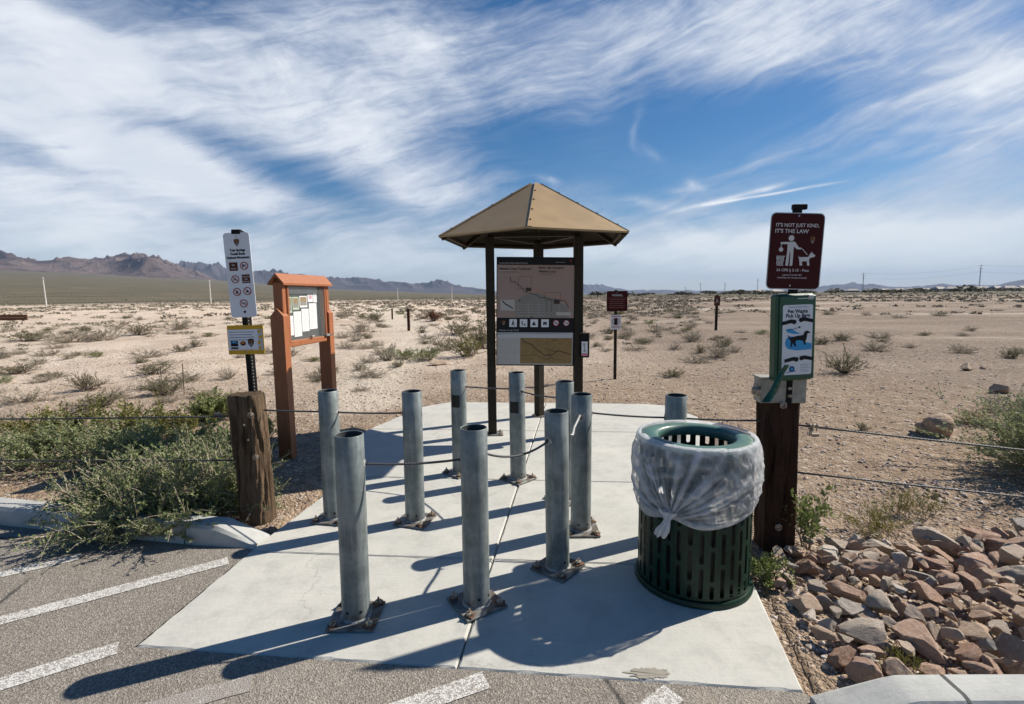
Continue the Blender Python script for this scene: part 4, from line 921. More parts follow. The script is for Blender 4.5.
A.poly([Q(*p) for p in ((246, 308), (252, 308), (262, 320), (300, 312), (336, 308), (345, 288), (358, 283), (376, 292), (374, 298), (360, 300), (356, 330), (350, 345), (352, 364), (342, 364), (336, 340), (300, 336), (292, 348), (298, 372), (288, 372), (278, 350), (272, 374), (264, 374), (266, 340), (256, 328))], BLACK, .0026)
for (x0, y0, s) in ((214, 236, 1), (390, 226, -1), (232, 452, 1), (398, 446, -1)):
    A.poly([Q(x0, y0-7), Q(x0+s*50, y0-20), Q(x0+s*78, y0-16), Q(x0+s*82, y0), Q(x0+s*70, y0+10), Q(x0+s*52, y0+2), Q(x0, y0+12)][::(1 if s > 0 else -1)], BLACK, .003)
x, y = Q(314, 262); A.disc(x, y, .006, BLACK, .0026, 8); A.line([Q(236, 276), Q(262, 276), Q(312, 264)], .003, BLACK, .0028)
x, y = Q(276, 502); A.disc(x, y, .018, NAVY, .002, 12); A.disc(x, y, .009, BLUEP, .0026, 8); A.line([Q(245, 520), Q(300, 515)], .004, NAVY, .002)
for i in range(5): A.line([Q(325, 478+i*10), Q((382, 370, 378, 366, 374)[i], 478+i*10)], .003, GREYP, .002)
A.build('label_sheet', dr)
q = MB(); q.T = q2.T; q.box((.055, -.058, Hh/2-.028), (.10, .006, .006)); q.box((.085, -.058, Hh/2-.022), (.03, .010, .028), bev=.002); q.build('latch', dr, ALU)
# beige metal box with padlock behind, and green pouch strap
q = MB(); c = rel(pw, (1.628, 3.05, 1.012)); q.box(c, (.265, .11, .15), rz=R(-4), bev=.004); mbx = q.build('metal_box', pw, BOXG)
q = MB(); q.box(c+Vector((0, 0, .079)), (.28, .125, .008), rz=R(-4)); q.build('box_lid', mbx, BOXG)
q = MB(); q.box(c+Vector((-.155, -.03, -.005)), (.05, .05, .05), rz=.5, bev=.01); q.tube([c+Vector((-.13, -.03, .01)), c+Vector((-.165, -.03, .045)), c+Vector((-.18, -.03, .01))], .006); q.build('padlock', mbx, BOLTG)
q = MB(); pts = [P(787, 365, 2.86), P(781, 374, 2.85), P(774, 390, 2.84), P(766, 402, 2.84)]; pts = [rel(pw, p) for p in pts]
vs = []; fs = []; wd = [.014, .018, .024, .026]
for i, p in enumerate(pts):
    for k in range(8): a = 2*math.pi*k/8; vs.append(p+Vector((wd[i]*math.cos(a), .012*math.sin(a), 0)))
for i in range(3): fs += [(i*8+k, i*8+(k+1) % 8, (i+1)*8+(k+1) % 8, (i+1)*8+k) for k in range(8)]
fs += [tuple(range(8)), tuple(range(31, 23, -1))]; q.add(vs, fs); GB = simple('green_plastic_film', (.02, .10, .05), (.012, .06, .03), 40, .3, 0, .6, 50); q.build('hanging_green_bag', pw, GB, True)
for z in (1.03, .985): q = MB(); c = rel(pw, (1.652, 2.978, z)); q.lathe([(.0001, 0)], 6) if False else None; q.box(c, (.022, .012, .018), bev=.003); q.build('bolt', pw, BOLTG)

# ------------------------------------------------------------------ trash can
CX, CY = 1.005, 2.722; can = empty('trash_can', (CX, CY, .004), R(20), 'round green slotted metal trash can with ring lid on the concrete pad', 'trash can')
def slotted(R0, z0, z1, n, rows, th):
    mb = MB(); rowh = (z1-z0)/rows
    for i in range(n):
        off = 0 if i % 2 == 0 else rowh*.5
        a_0, a_1 = 2*math.pi*i/n, 2*math.pi*(i+1)/n; sw = (a_1-a_0)
        def cyl(u, w, r): a = a_0+u*sw; return (r*math.cos(a), r*math.sin(a), w)
        zs = [z0]+([z0+rowh*.5] if off else [])+[z0+off+rowh*(k+1) for k in range(rows-(1 if off else 0))]; 
        if zs[-1] < z1-1e-6: zs.append(z1)
        segs = [(zs[k], zs[k+1]) for k in range(len(zs)-1)]
        if off: pass
        for (w0, w1) in segs:
            hh = w1-w0
            g = .011; s0, s1 = w0+g, w1-g
            ra = .20     # slot half width .26 of cell
            cw = R0*sw; rz_ = ra*cw
            inner = []; outer = []
            m = 5
            for k in range(m): a = -math.pi+math.pi*k/(m-1); inner.append((.5+ra*math.cos(a), s0+rz_+rz_*math.sin(a)))
            for k in range(m): a = math.pi*k/(m-1); inner.append((.5+ra*math.cos(a), s1-rz_+rz_*math.sin(a)))
            # outer correspondents
            ou = [(0, s0+rz_), (0, w0), (.5, w0), (1, w0), (1, s0+rz_), (1, s1-rz_), (1, w1), (.5, w1), (0, w1), (0, s1-rz_)]
            vs = []; L = len(inner)
            for r in (R0, R0-th):
                vs += [cyl(u, w, r) for u, w in inner]; vs += [cyl(u, w, r) for u, w in ou]
            B_ = 2*L; fs = []
            for k in range(L):
                l = (k+1) % L; fs.append((k, L+k, L+l, l)[::1]); fs.append((B_+k, B_+l, B_+L+l, B_+L+k)); fs.append((k, l, B_+l, B_+k))
            mb.add(vs, fs)
    return mb
CR = .298
mb = slotted(CR, .035, .775, 34, 4, .004); body = mb.build('slotted_body', can, CANG)
q = MB(); q.lathe([(CR-.006, .03), (CR+.012, .03), (CR+.018, .018), (CR+.018, .004), (CR+.008, -.002), (CR-.02, -.002)], 64); autosmooth(q.build('base_ring', can, CANG))
q = MB(); q.lathe([(.0001, .03), (CR-.01, .03)], 48); q.build('floor_plate', can, CANG)
q = MB(); q.lathe([(CR-.004, .77), (CR+.006, .775), (CR+.008, .80), (CR-.004, .803)], 64); autosmooth(q.build('top_band', can, CANG))
q = MB(); q.lathe([(CR+.004, .795), (CR+.008, .803), (CR+.002, .815), (CR-.03, .823), (.235, .826), (.215, .824), (.203, .816), (.198, .80), (.198, .77), (.205, .765), (.21, .79), (.22, .808), (CR-.02, .806)], 96); autosmooth(q.build('ring_lid', can, LIDG), 60)
q = MB(); q.lathe([(.001, .05), (.262, .05), (.268, .3), (.266, .665), (.05, .62), (.001, .61)], 40); q.build('inner_liner', can, simple('black_liner', (.008, .009, .009), (.02, .02, .02), 12, .5, 0, .5, 14))
# bag
def bag():
    zk = .452; NB, NT = 460, 84
    ak = math.atan2(P(660, 505, 2.4).y-CY, P(660, 505, 2.4).x-CX)  # knot azimuth
    vs = []; fs = []; att = []
    def rid(x, y, z): return 1-abs(mnoise.noise(Vector((x, y, z))))*2.2
    for i in range(NB):
        a = 2*math.pi*i/NB; ca, sa = math.cos(a), math.sin(a)
        da = (a-ak+math.pi) % (2*math.pi)-math.pi
        for k in range(NT):
            t = k/(NT-1); cr_f = 0
            if t < .07:
                s = t/.07; r = .292+(.312-.292)*s+.006*mnoise.noise(Vector((ca*14, sa*14, 2)))*(1-s)-(.02*(1-s) if abs(da) < .9 else 0); z = .829+.004*math.sin(s*math.pi)-.003*s
            else:
                s = (t-.07)/.93; zb = .425+.022*math.cos(a*2+1)+.022*math.sin(a+2)+.05*math.exp(-(da/.35)**2)
                z = .828-(.828-zb)*s
                bul = .026*max(0, math.sin(math.pi*min(1, s*1.02)))**.7*(1+.30*math.sin(a+3.4)); r = .312+bul-.006*s
                if s > .93: r -= .016*(s-.93)/.07
                ds = da*.33; dz_ = z-zk; dist = math.hypot(ds, dz_)+.015; ph = math.atan2(dz_, ds)
                fold = max(0, rid(ph*4.2+3, dist*1.6, 1.7))**1.6*.75+max(0, rid(ph*9.5, dist*1.8, 4))**1.5*.45+rid(ph*21, dist*2.5, 8)*.2
                amp = (.024*math.exp(-(dist/.34)**2)+.004)*min(1, dist/.04)
                r += amp*(fold-.45)*min(1, s*7)
                r -= .034*math.exp(-(ds/.05)**2-(dz_/.06)**2)
                # long creases sweeping round the far side, and fine crumple
                sw = rid(a*2.2+z*5, z*9-a*1.3, 2.2)*.6+rid(a*4+z*9, z*16-a*2.0, 7)*.4; r += .011*(sw-.4)*min(1, s*5)
                r += (mnoise.noise(Vector((ca*9+z*9, sa*9, z*13)))*.006+mnoise.noise(Vector((ca*25+z*22, sa*25, z*18)))*.0025)*min(1, s*5)
                cr_f = max(0, fold-.35)*math.exp(-(dist/.42)**2)*1.2+max(0, sw-.45)*.8
                if s > .9: cr_f += (s-.9)*7
                r = max(r, .306)
            if t < .12: cr_f = max(cr_f, .6*(1-t/.12)+.2)
            vs.append((r*ca, r*sa, z)); att.append(min(1, cr_f))
    for i in range(NB):
        j = (i+1) % NB
        for k in range(NT-1): fs.append((i*NT+k, i*NT+k+1, j*NT+k+1, j*NT+k))
    e = empty('trash_bag', (CX, CY, .004), 0, 'translucent white plastic bag stretched over the can rim and knotted', 'trash bag')
    mb = MB(); mb.add(vs, fs)
    # gathered knot and tail
    m, t, p = new_mat('translucent_white_plastic'); v = tc(t)
    p.inputs['Base Color'].default_value = (.93, .94, .96, 1); p.inputs['Roughness'].default_value = .38
    tr = t.nodes.new('ShaderNodeBsdfTranslucent'); tr.inputs[0].default_value = (.94, .95, .97, 1)
    tp_ = t.nodes.new('ShaderNodeBsdfTransparent'); m1 = t.nodes.new('ShaderNodeMixShader'); m1.inputs[0].default_value = .5
    t.links.new(p.outputs[0], m1.inputs[1]); t.links.new(tr.outputs[0], m1.inputs[2])
    m2 = t.nodes.new('ShaderNodeMixShader'); lw = t.nodes.new('ShaderNodeLayerWeight'); lw.inputs[0].default_value = .35
    at_ = t.nodes.new('ShaderNodeAttribute'); at_.attribute_name = 'fold'; al = (V(t, lw.outputs['Facing'])*.35 + V(t, at_.outputs['Fac'])*.95 + nz(t, v, 7, 5, .7).step(.45, .6)*.14 + .24).clamp(); t.links.new(al.k, m2.inputs[0]); t.links.new(tp_.outputs[0], m2.inputs[1]); t.links.new(m1.outputs[0], m2.inputs[2])
    t.links.new(m2.outputs[0], t.nodes['Material Output'].inputs[0]); setbump(t, p, nz(t, v, 30, 5, .7)+nz(t, scalevec(t, v, (4, 4, 1)), 6, 5, .8, 1.5)*2, .7, .012)
    o = mb.build('bag_skirt', e, m, True); fa = o.data.attributes.new('fold', 'FLOAT', 'POINT'); fa.data.foreach_set('value', att)
    kr_ = .335; kx, ky = kr_*math.cos(ak), kr_*math.sin(ak); tx, ty = -math.sin(ak), math.cos(ak)
    q = MB(); path = [(0, .005, .50), (0, .0, .47), (.0, .012, .455), (-.004, .016, .43), (-.018, .018, .40), (-.03, .014, .372), (-.034, .012, .36)]; wd = [.05, .026, .017, .024, .034, .038, .030]; vs2 = []; K = 28
    for i, (s, ou, z) in enumerate(path):
        for k in range(K):
            a = 2*math.pi*k/K; ww = wd[i]*(1+.25*mnoise.noise(Vector((math.cos(a)*3, math.sin(a)*3, i*.7)))) ; u = s+ww*math.cos(a); w = ou+ww*.45*math.sin(a)*(1+.5*math.cos(7*a))
            vs2.append((kx-ky*0+(-ty*0)+tx*u+math.cos(ak)*w, ky+ty*u+math.sin(ak)*w, z+.006*math.cos(5*a)*(i > 4)))
    q.add(vs2, [(i*K+k, i*K+(k+1) % K, (i+1)*K+(k+1) % K, (i+1)*K+k) for i in range(len(path)-1) for k in range(K)]+[tuple((len(path)-1)*K+k for k in range(K))])
    m3 = m.copy(); m3.name = 'bunched_white_plastic'; q.build('knot_tail', e, m3, True)
    for l in list(m3.node_tree.nodes): 
        if l.type == 'MIX_SHADER' and l.inputs[0].is_linked: m3.node_tree.links.remove(l.inputs[0].links[0]); l.inputs[0].default_value = .93
bag()

# ------------------------------------------------------------------ rocks
def rock_mesh(seed, flatn=.7, cuts=11):
    import bmesh
    rg = random.Random(seed); bm = bmesh.new(); bmesh.ops.create_icosphere(bm, subdivisions=4, radius=1)
    planes = []
    for _ in range(cuts):
        n = Vector((rg.gauss(0, 1), rg.gauss(0, 1), rg.gauss(0, 1))).normalized(); planes.append((n, rg.uniform(.38, .80)))
    for v in bm.verts:
        c = v.co.copy()
        for _ in range(4):
            for n, d in planes:
                k = c.dot(n)
                if k > d: c -= n*(k-d)
        c += c.normalized()*(.05*mnoise.noise(c*3+Vector((seed, 0, 0)))+.025*mnoise.noise(c*9+Vector((0, seed, 0))))
        v.co = c
    me = bpy.data.meshes.new('rock'); bm.to_mesh(me); bm.free(); me.materials.append(ROCK)
    me.polygons.foreach_set('use_smooth', [True]*len(me.polygons)); me.set_sharp_from_angle(angle=R(24)); return me
RM = [rock_mesh(s) for s in range(14)]
RG = 'rocks heaped beside the concrete pad'
def rock(loc, s, label, group=None, rot=None, m=None, rg=random):
    o = bpy.data.objects.new('rock', m or rg.choice(RM)); COL.objects.link(o); o.location = loc; o.scale = s
    o.rotation_euler = rot or (rg.uniform(-.5, .5), rg.uniform(-.5, .5), rg.uniform(0, 6.28)); tag(o, label, 'rock', group); return o
rg = random.Random(77)
special = [ # px,py base, size m (w,d,h), label
 ((878, 553), (.125, .07, .055), 'large pale flat-topped boulder at the upper edge of the rock pile'),
 ((848, 566), (.07, .055, .055), 'blocky tan rock just below the large flat boulder'),
 ((862, 680), (.07, .055, .055), 'rounded pinkish white rock touching the right kerb end'),
 ((779, 588), (.045, .04, .04), 'pale round stone at the pad edge behind the trash can'),
 ((905, 615), (.065, .045, .04), 'grey blue rock in the middle of the rock pile'),
 ((965, 660), (.09, .055, .045), 'long tan wedge shaped rock just above the right kerb'),
 ((930, 640), (.05, .045, .055), 'dark brown upright rock above the kerb joint'),
 ((812, 562), (.07, .05, .035), 'grey flat rock near the foot of the dark wooden post')]
taken = []
for (px, py), s, lb in special:
    g = G(px, py); rock((g.x, g.y, s[2]*.55+.01), (s[0], s[1], s[2]), lb, None, (.1, -.1, rg.uniform(0, 3)), rg=rg); taken.append((g.x, g.y, max(s)*.8))
# outline of the pile on the ground
RP = [tuple(G(*p).to_2d()) for p in ((762, 556), (790, 548), (850, 540), (905, 548), (960, 535), (1024, 528))] + [(4.6, 3.3), (4.6, 1.95), (1.9, 1.87), (1.52, 1.86), (1.36, 1.95), (1.36, 2.2), (1.45, 2.5)]
def inpoly(x, y, poly): return float(seg_d(np.array([x]), np.array([y]), poly)[0])
cnt = 0
for size, tries, sp_ in ((.090, 260, .72), (.060, 1500, .64), (.039, 6500, .64)):
    for _ in range(tries):
        x, y = rg.uniform(1.3, 4.4), rg.uniform(1.85, 3.5)
        d = inpoly(x, y, RP)
        if d > -.03 or cnt >= 288: continue
        if x > 2.75 and size < .06: continue
        dens = 1.0 if x > 1.7 else .5
        if rg.random() > dens: continue
        s = size*rg.uniform(.75, 1.3)
        if any(math.hypot(x-a, y-b) < (s+c)*sp_ for a, b, c in taken): continue
        hgt = .02+.05*min(1, -d/.35)*(1 if size > .05 else .8)
        taken.append((x, y, s)); cnt += 1
        rock((x, y, hgt*rg.uniform(.5, 1.2)+(.03 if size < .05 else 0)), (s*rg.uniform(1.0, 1.5), s*rg.uniform(.7, 1.0), s*rg.uniform(.45, .72)), 'broken tan, pink or grey rock in the loose pile beside the pad', RG, rg=rg)
# boulders out on the flat
TANROCK = simple('tan_boulder_rock', (.56, .43, .32), (.40, .29, .21), 2.5, .9, 0, .8, 9, spec=.2, bdist=.03)
def ground_rock(px, py, s, lb):
    g = G(px, py); mm = rg.choice(RM).copy(); mm.materials.clear(); mm.materials.append(TANROCK); rock((g.x, g.y, hz(g.x, g.y)+s[2]*.5), s, lb, None, (0, .05, .2), mm, rg=rg)
ground_rock(921, 432, (.10, .10, .10), 'small pale knob of rock at the left of the tan boulder'); ground_rock(936, 433, (.21, .15, .16), 'tan boulder on the bare ground beyond the right cables')
ground_rock(967, 369, (.17, .12, .10), 'grey block of rock far out on the right flat'); ground_rock(1000, 393, (.17, .12, .13), 'rounded brown rock at the right edge of the flat'); ground_rock(985, 368, (.12, .1, .07), 'small dark rock beside the grey block on the right flat')
ground_rock(936, 495, (.045, .035, .03), 'small dark stone under the lower right cable')
ground_rock(441, 364, (.35, .14, .08), 'flat pale rock among the bushes left of the kiosk'); ground_rock(289, 545, (.03, .025, .02), 'small dark stone by the pad corner near the wooden post') if False else None

# loose pebbles: one stuff object
def pebbles():
    rg = random.Random(5); vs = []; fs = []; mi = []
    base = [(1, 0, 0), (0, 1, 0), (-1, 0, 0), (0, -1, 0), (0, 0, 1), (.6, .6, .6), (-.6, .5, .65), (-.5, -.6, .6), (.6, -.6, .55)]
    tri = [(0, 1, 5), (1, 2, 6), (2, 3, 7), (3, 0, 8), (5, 1, 6), (6, 2, 7), (7, 3, 8), (8, 0, 5), (4, 5, 6), (4, 6, 7), (4, 7, 8), (4, 8, 5)]
    pts = []
    for _ in range(26000):
        d = 2.0+17*rg.random()**1.7; az = R(rg.uniform(-50, 50)); x, y = d*math.sin(az), d*math.cos(az); pts.append((x, y))
    for _ in range(5000): pts.append((rg.uniform(1.25, 3.6), rg.uniform(1.9, 4.2)))
    nfill = len(pts)
    for _ in range(5200): pts.append((rg.uniform(1.2, 4.2), rg.uniform(1.85, 3.4)))
    nfe = len(pts)
    for _ in range(900): pts.append((rg.uniform(-3, -1.4), rg.uniform(3.2, 5)))
    idx = np.arange(len(pts)); pts = np.array(pts); inr = seg_d(pts[:, 0], pts[:, 1], RP) < .02; dp_ = seg_d(pts[:, 0], pts[:, 1], PAD); dr_ = seg_d(pts[:, 0], pts[:, 1], ROADPOLY); ok = (dp_ > .01) & (dr_ > .06) & (((idx < nfill) | (idx >= nfe)) & (dr_ > .2) | inr & (dr_ > .06)); big_ = ((idx >= nfill) & (idx < nfe))[ok]
    pts = pts[ok]; zs = height(pts[:, 0], pts[:, 1])
    for (x, y), z, bg_ in zip(pts, zs, big_):
        s = .0035+.011*rg.random()**3*(1+(math.hypot(x, y) > 5))
        if bg_: s = .006+.020*rg.random()**2.2
        a = rg.uniform(0, 6.28); ca, sa = math.cos(a), math.sin(a); ex, ey, ez = s*rg.uniform(.8, 1.6), s*rg.uniform(.7, 1.1), s*rg.uniform(.5, 1.0); b = len(vs)
        for (u, v, w) in base: u *= ex*rg.uniform(.8, 1.2); v *= ey*rg.uniform(.8, 1.2); vs.append((x+u*ca-v*sa, y+u*sa+v*ca, z+w*ez))
        fs += [(b+i, b+j, b+k) for i, j, k in tri]
    me = bpy.data.meshes.new('gravel'); me.from_pydata(vs, [], fs); m, t, p = new_mat('gravel_stones')
    v = wpos(t); g = vor(t, v, 45, out='Color'); gg = t.nodes.new('ShaderNodeSeparateColor'); t.links.new(g.k, gg.inputs[0])
    c = mix(t, V(t, gg.outputs[0]).step(.1, .9), (.22, .15, .11), (.52, .42, .33)); c = mix(t, V(t, gg.outputs[1]).step(.8, .95), c, (.62, .56, .5)); t.links.new(c.k, p.inputs['Base Color']); p.inputs['Roughness'].default_value = .9
    me.materials.append(m); o = bpy.data.objects.new('gravel', me); COL.objects.link(o); tag(o, kind='stuff')
pebbles()

# ------------------------------------------------------------------ vegetation
def leafq(vs, fs, p, d, n, L, W):
    """a bent leaf: diamond of 4 verts"""
    s = d.cross(n).normalized()*W; b = len(vs); vs += [p, p+d*L*.5+s+n*L*.06, p+d*L, p+d*L*.5-s+n*L*.06]; fs.append((b, b+1, b+2, b+3))
def plant(seed, name, leafm, twigm, n_stem, rad, hgt, leaf, nleaf, root_r=.1, elev=(15, 75), sub=3, leafw=.28, droop=.3, twr=.004, bare=.25, upleaf=.3, clump=None, parent=None, wind=None):
    rg = random.Random(seed); tv = MB(); vs = []; fs = []
    for i in range(n_stem):
        az = rg.uniform(0, 2*math.pi); el = R(rg.uniform(*elev)); rr = root_r*math.sqrt(rg.random()); ra = rg.uniform(0, 6.28)
        if clump: cxy = rg.choice(clump); root = Vector((cxy[0]+cxy[2]*rr/root_r*math.cos(ra), cxy[1]+cxy[2]*rr/root_r*math.sin(ra), 0)); kk = cxy[3]
        else: root = Vector((rr*math.cos(ra), rr*math.sin(ra), 0)); kk = 1
        d = Vector((math.cos(az)*math.cos(el), math.sin(az)*math.cos(el), math.sin(el)))
        Lh = (rad*math.cos(el)+hgt*math.sin(el))*rg.uniform(.6, 1.12)*kk; pts = [root]; N = 6
        for k in range(N):
            d = (d + Vector((rg.gauss(0, .16), rg.gauss(0, .16), rg.gauss(0, .12)-droop*.08*k/N))).normalized(); nx = pts[-1]+d*Lh/N
            if nx.z < .01: nx.z = .01+rg.random()*.02
            pts.append(nx)
        tv.tube(pts, twr, 3, False, [1-.7*k/N for k in range(N+1)])
        br = []
        for _ in range(sub):
            k = rg.uniform(1.5, N-.2); i0 = int(k); q = pts[i0].lerp(pts[min(i0+1, N)], k-i0)
            dd = ((pts[min(i0+1, N)]-pts[i0]).normalized()+Vector((rg.gauss(0, .7), rg.gauss(0, .7), rg.gauss(.1, .5)))).normalized(); L2 = Lh*rg.uniform(.14, .34)
            e_ = q+dd*L2; e_.z = max(e_.z, .012); tv.tube([q, q.lerp(e_, .5)+Vector((0, 0, L2*.06)), e_], twr*.5, 3, False, [1, .8, .4]); br.append((q, e_))
        br.append((pts[N-2], pts[N])); br.append((pts[N-3], pts[N-1]))
        for _ in range(nleaf):
            a, b = rg.choice(br) if rg.random() > bare*.5 else (pts[2], pts[4]); s = rg.random(); q = a.lerp(b, s)+Vector((rg.gauss(0, 1), rg.gauss(0, 1), rg.gauss(0, 1)))*leaf*.35
            if q.z < .008: q.z = .008+rg.random()*.02
            ld = ((b-a).normalized()*.8+Vector((rg.gauss(0, .6), rg.gauss(0, .6), rg.gauss(upleaf, .5)))).normalized(); nn = Vector((rg.gauss(0, .7), rg.gauss(0, .7), 1)).normalized()
            leafq(vs, fs, q, ld, nn, leaf*rg.uniform(.6, 1.3), leaf*leafw*rg.uniform(.7, 1.2))
    tm = tv.build(name, None, twigm); tm.name = 'branches'
    lv = MB(); lv.v = [tuple(v) for v in vs]; lv.f = fs; lv.mi = [0]*len(fs); lo = lv.build('foliage', None, leafm)
    return tm, lo
def place_plant(pair, name, loc, scale=(1, 1, 1), rz=0, label='', cat='shrub', group=None):
    e = empty(name, loc, rz, label, cat, group); e.scale = scale
    for p in pair: p.parent = e
    return e
def gpos(px, py): g = G(px, py); return Vector((g.x, g.y, hz(g.x, g.y)))
# the sprawling saltbush over the left kerb
clA = [(-.25, 0, .28, .9), (.22, .05, .25, .95), (.0, -.05, .3, 1.0), (.38, .08, .16, .55), (-.5, .2, .2, .65)]
pr = plant(1, 'x', L_SALT, TWIG, 400, .54, .50, .022, 120, .3, (8, 78), 7, .36, .9, .0052, .6, clump=clA); o = place_plant(pr, 'saltbush', (-2.54, 3.62, 0), (.92, .84, .86), 0, 'sprawling grey green saltbush spilling over the left kerb onto the asphalt')
# twigs hanging over the kerb on to the asphalt
pr = plant(2, 'x', L_SALT, TWIG, 120, .42, .14, .019, 70, .2, (2, 45), 6, .36, .5, .0036, .3, clump=[(-.2, 0, .2, 1), (.2, 0, .2, .8)]); o = place_plant(pr, 'saltbush_runner', (-2.50, 3.27, .03), (.85, .58, .9), 0, 'low leafy runner of saltbush lying on the asphalt below the kerb', 'shrub')
clB = [(-.9, 0, .4, .9), (-.3, .1, .4, 1), (.3, 0, .35, 1), (.8, -.1, .3, .9)]
pr = plant(3, 'x', L_SALT, TWIG, 300, .5, .34, .024, 95, .35, (12, 70), 5, .42, .6, .004, .3, clump=clB); o = place_plant(pr, 'saltbush', (-3.75, 4.85, 0), (1.1, .85, .88), 0, 'grey green saltbush thicket behind the left kerb between the two left cables')
pr = plant(31, 'x', L_SALT, TWIG, 120, .36, .30, .024, 80, .3, (15, 75), 5, .42, .4, .004, .3, clump=[(0, 0, .25, 1), (-.4, 0, .25, .8)]); o = place_plant(pr, 'saltbush', (-2.72, 4.35, 0), (1, .9, 1.0), 0, 'low saltbush mound directly behind the weathered wooden post')
pr = plant(4, 'x', L_YELL, TWIGD, 190, .42, .34, .026, 80, .3, (15, 80), 5, .42, .3, .004, .3, clump=[(-.55, 0, .3, .9), (.1, .1, .35, 1), (.65, 0, .3, .8)]); o = place_plant(pr, 'yellow_green_shrub', gpos(108, 437), (1, .9, .92), 0, 'olive yellow shrub behind the upper left cable')
pr = plant(5, 'x', L_GREEN, TWIG, 120, .32, .30, .026, 75, .15, (15, 80), 5, .42, .2, .004, .3); o = place_plant(pr, 'green_shrub', gpos(212, 418), (1.05, 1, .95), 0, 'rounded green shrub directly left of the wooden post top')
pr = plant(6, 'x', L_GREEN, TWIG, 30, .12, .24, .024, 40, .06, (35, 85), 4, .34, .2, .003, .3); o = place_plant(pr, 'green_shrub', gpos(267, 436), (1, 1, 1), 0, 'small green shrub between the wooden post and the notice board')
pr = plant(7, 'x', L_SALT, TWIG, 360, .60, .72, .026, 110, .3, (10, 80), 6, .42, .5, .0045, .3, clump=[(0, 0, .3, 1), (.5, .1, .3, 1)]); o = place_plant(pr, 'saltbush', (4.76, 4.15, 0), (.92, 1, .86), 0, 'dense dark green saltbush cut by the right edge of the view')
pr = plant(8, 'x', L_GREEN, TWIG, 13, .12, .42, .034, 44, .03, (62, 88), 3, .3, .1, .003, .1, .5); o = place_plant(pr, 'green_weed', gpos(805, 546), (1, 1, 1), 0, 'tall bright green weed beside the dark wooden post', 'weed')
pr = plant(9, 'x', L_GREEN, TWIG, 26, .13, .10, .020, 40, .03, (10, 70), 3, .34, .2, .0025, .1); o = place_plant(pr, 'green_weed', gpos(768, 578), (1, 1, 1), 0, 'low leafy weed at the pad edge behind the trash can', 'weed')
pr = plant(10, 'x', L_YELL, TWIG, 40, .2, .12, .026, 26, .12, (30, 85), 1, .10, .1, .002, .1, .6); o = place_plant(pr, 'grass_tuft', gpos(912, 512), (1.1, .9, 1), 0, 'thin green grass tuft under the lower right cable', 'grass tuft')
pr = plant(11, 'x', L_YELL, TWIG, 40, .2, .10, .026, 26, .14, (30, 85), 1, .10, .1, .002, .1, .6); o = place_plant(pr, 'grass_tuft', gpos(882, 532), (1, 1, 1), 0, 'thin grass tuft behind the large flat topped boulder', 'grass tuft')
pr = plant(12, 'x', L_YELL, TWIG, 16, .1, .05, .02, 20, .05, (20, 80), 1, .12, .1, .002, .1, .6); o = place_plant(pr, 'grass_tuft', gpos(900, 668), (1, 1, 1), 0, 'tiny green tuft among stones above the right kerb', 'grass tuft')
pr = plant(13, 'x', L_OLIVE, TWIGD, 46, .30, .38, .026, 22, .05, (25, 75), 4, .34, .1, .005, .2); o = place_plant(pr, 'creosote_bush', gpos(844, 373), (1.35, 1.2, 1.15), 0, 'open airy creosote bush alone on the right flat')
pr = plant(14, 'x', L_RED, TWIGD, 60, .30, .50, .05, 26, .1, (20, 85), 3, .3, .1, .006, .2); o = place_plant(pr, 'rusty_shrub', gpos(433, 322), (1.5, 1.2, 1.25), 0, 'dark rusty red dead shrub left of the kiosk')
pr = plant(15, 'x', L_OLIVE, TWIGD, 70, .28, .22, .02, 40, .1, (15, 80), 4, .3, .2, .003, .2); o = place_plant(pr, 'desert_shrub', gpos(165, 394), (1.3, 1.2, 1.1), 0, 'small green shrub with two bare sticks behind it, left of the rules sign')
for dx in (-.07, .22): q = MB(); q.tube([(dx, .05, 0), (dx+.01, .05, .42+abs(dx)*.3)], .006, 5); q.build('bare_stick', o, TWIGD)
pr = plant(16, 'x', L_GREY, TWIG, 16, .12, .34, .03, 22, .06, (55, 88), 3, .3, .1, .003, .3); o = place_plant(pr, 'dry_weed', gpos(1018, 425), (1.2, 1, 1.1), 0, 'thin upright dry weed at the far right edge', 'weed')

# prototypes for the flat
protos = []
for s in range(5): protos.append(('grey', plant(40+s, 'x', L_GREY, TWIG, 46, .42, .26, .032, 26, .14, (8, 70), 4, .26, .3, .006, .3)))
for s in range(4): protos.append(('olive', plant(50+s, 'x', L_OLIVE, TWIGD, 46, .36, .34, .034, 28, .14, (15, 78), 4, .28, .2, .006, .2)))
for s in range(2): protos.append(('green', plant(60+s, 'x', L_GREEN, TWIG, 46, .40, .30, .034, 30, .16, (12, 75), 4, .28, .2, .005, .2)))
protos.append(('yellow', plant(70, 'x', L_YELL, TWIGD, 46, .36, .34, .034, 28, .14, (15, 78), 4, .28, .2, .006, .2)))
FACE = {}
for k, pr in protos:
    for o in pr: COL.objects.unlink(o)
def shrub(kind, loc, s, label, group=None, rg=random):
    pr = rg.choice([p for k, p in protos if k == kind]); e = empty('desert_shrub', loc, rg.uniform(0, 6.28), label, 'shrub', group); e.scale = s
    for o in pr: c = o.copy(); COL.objects.link(c); c.parent = e
    return e
rg = random.Random(12)
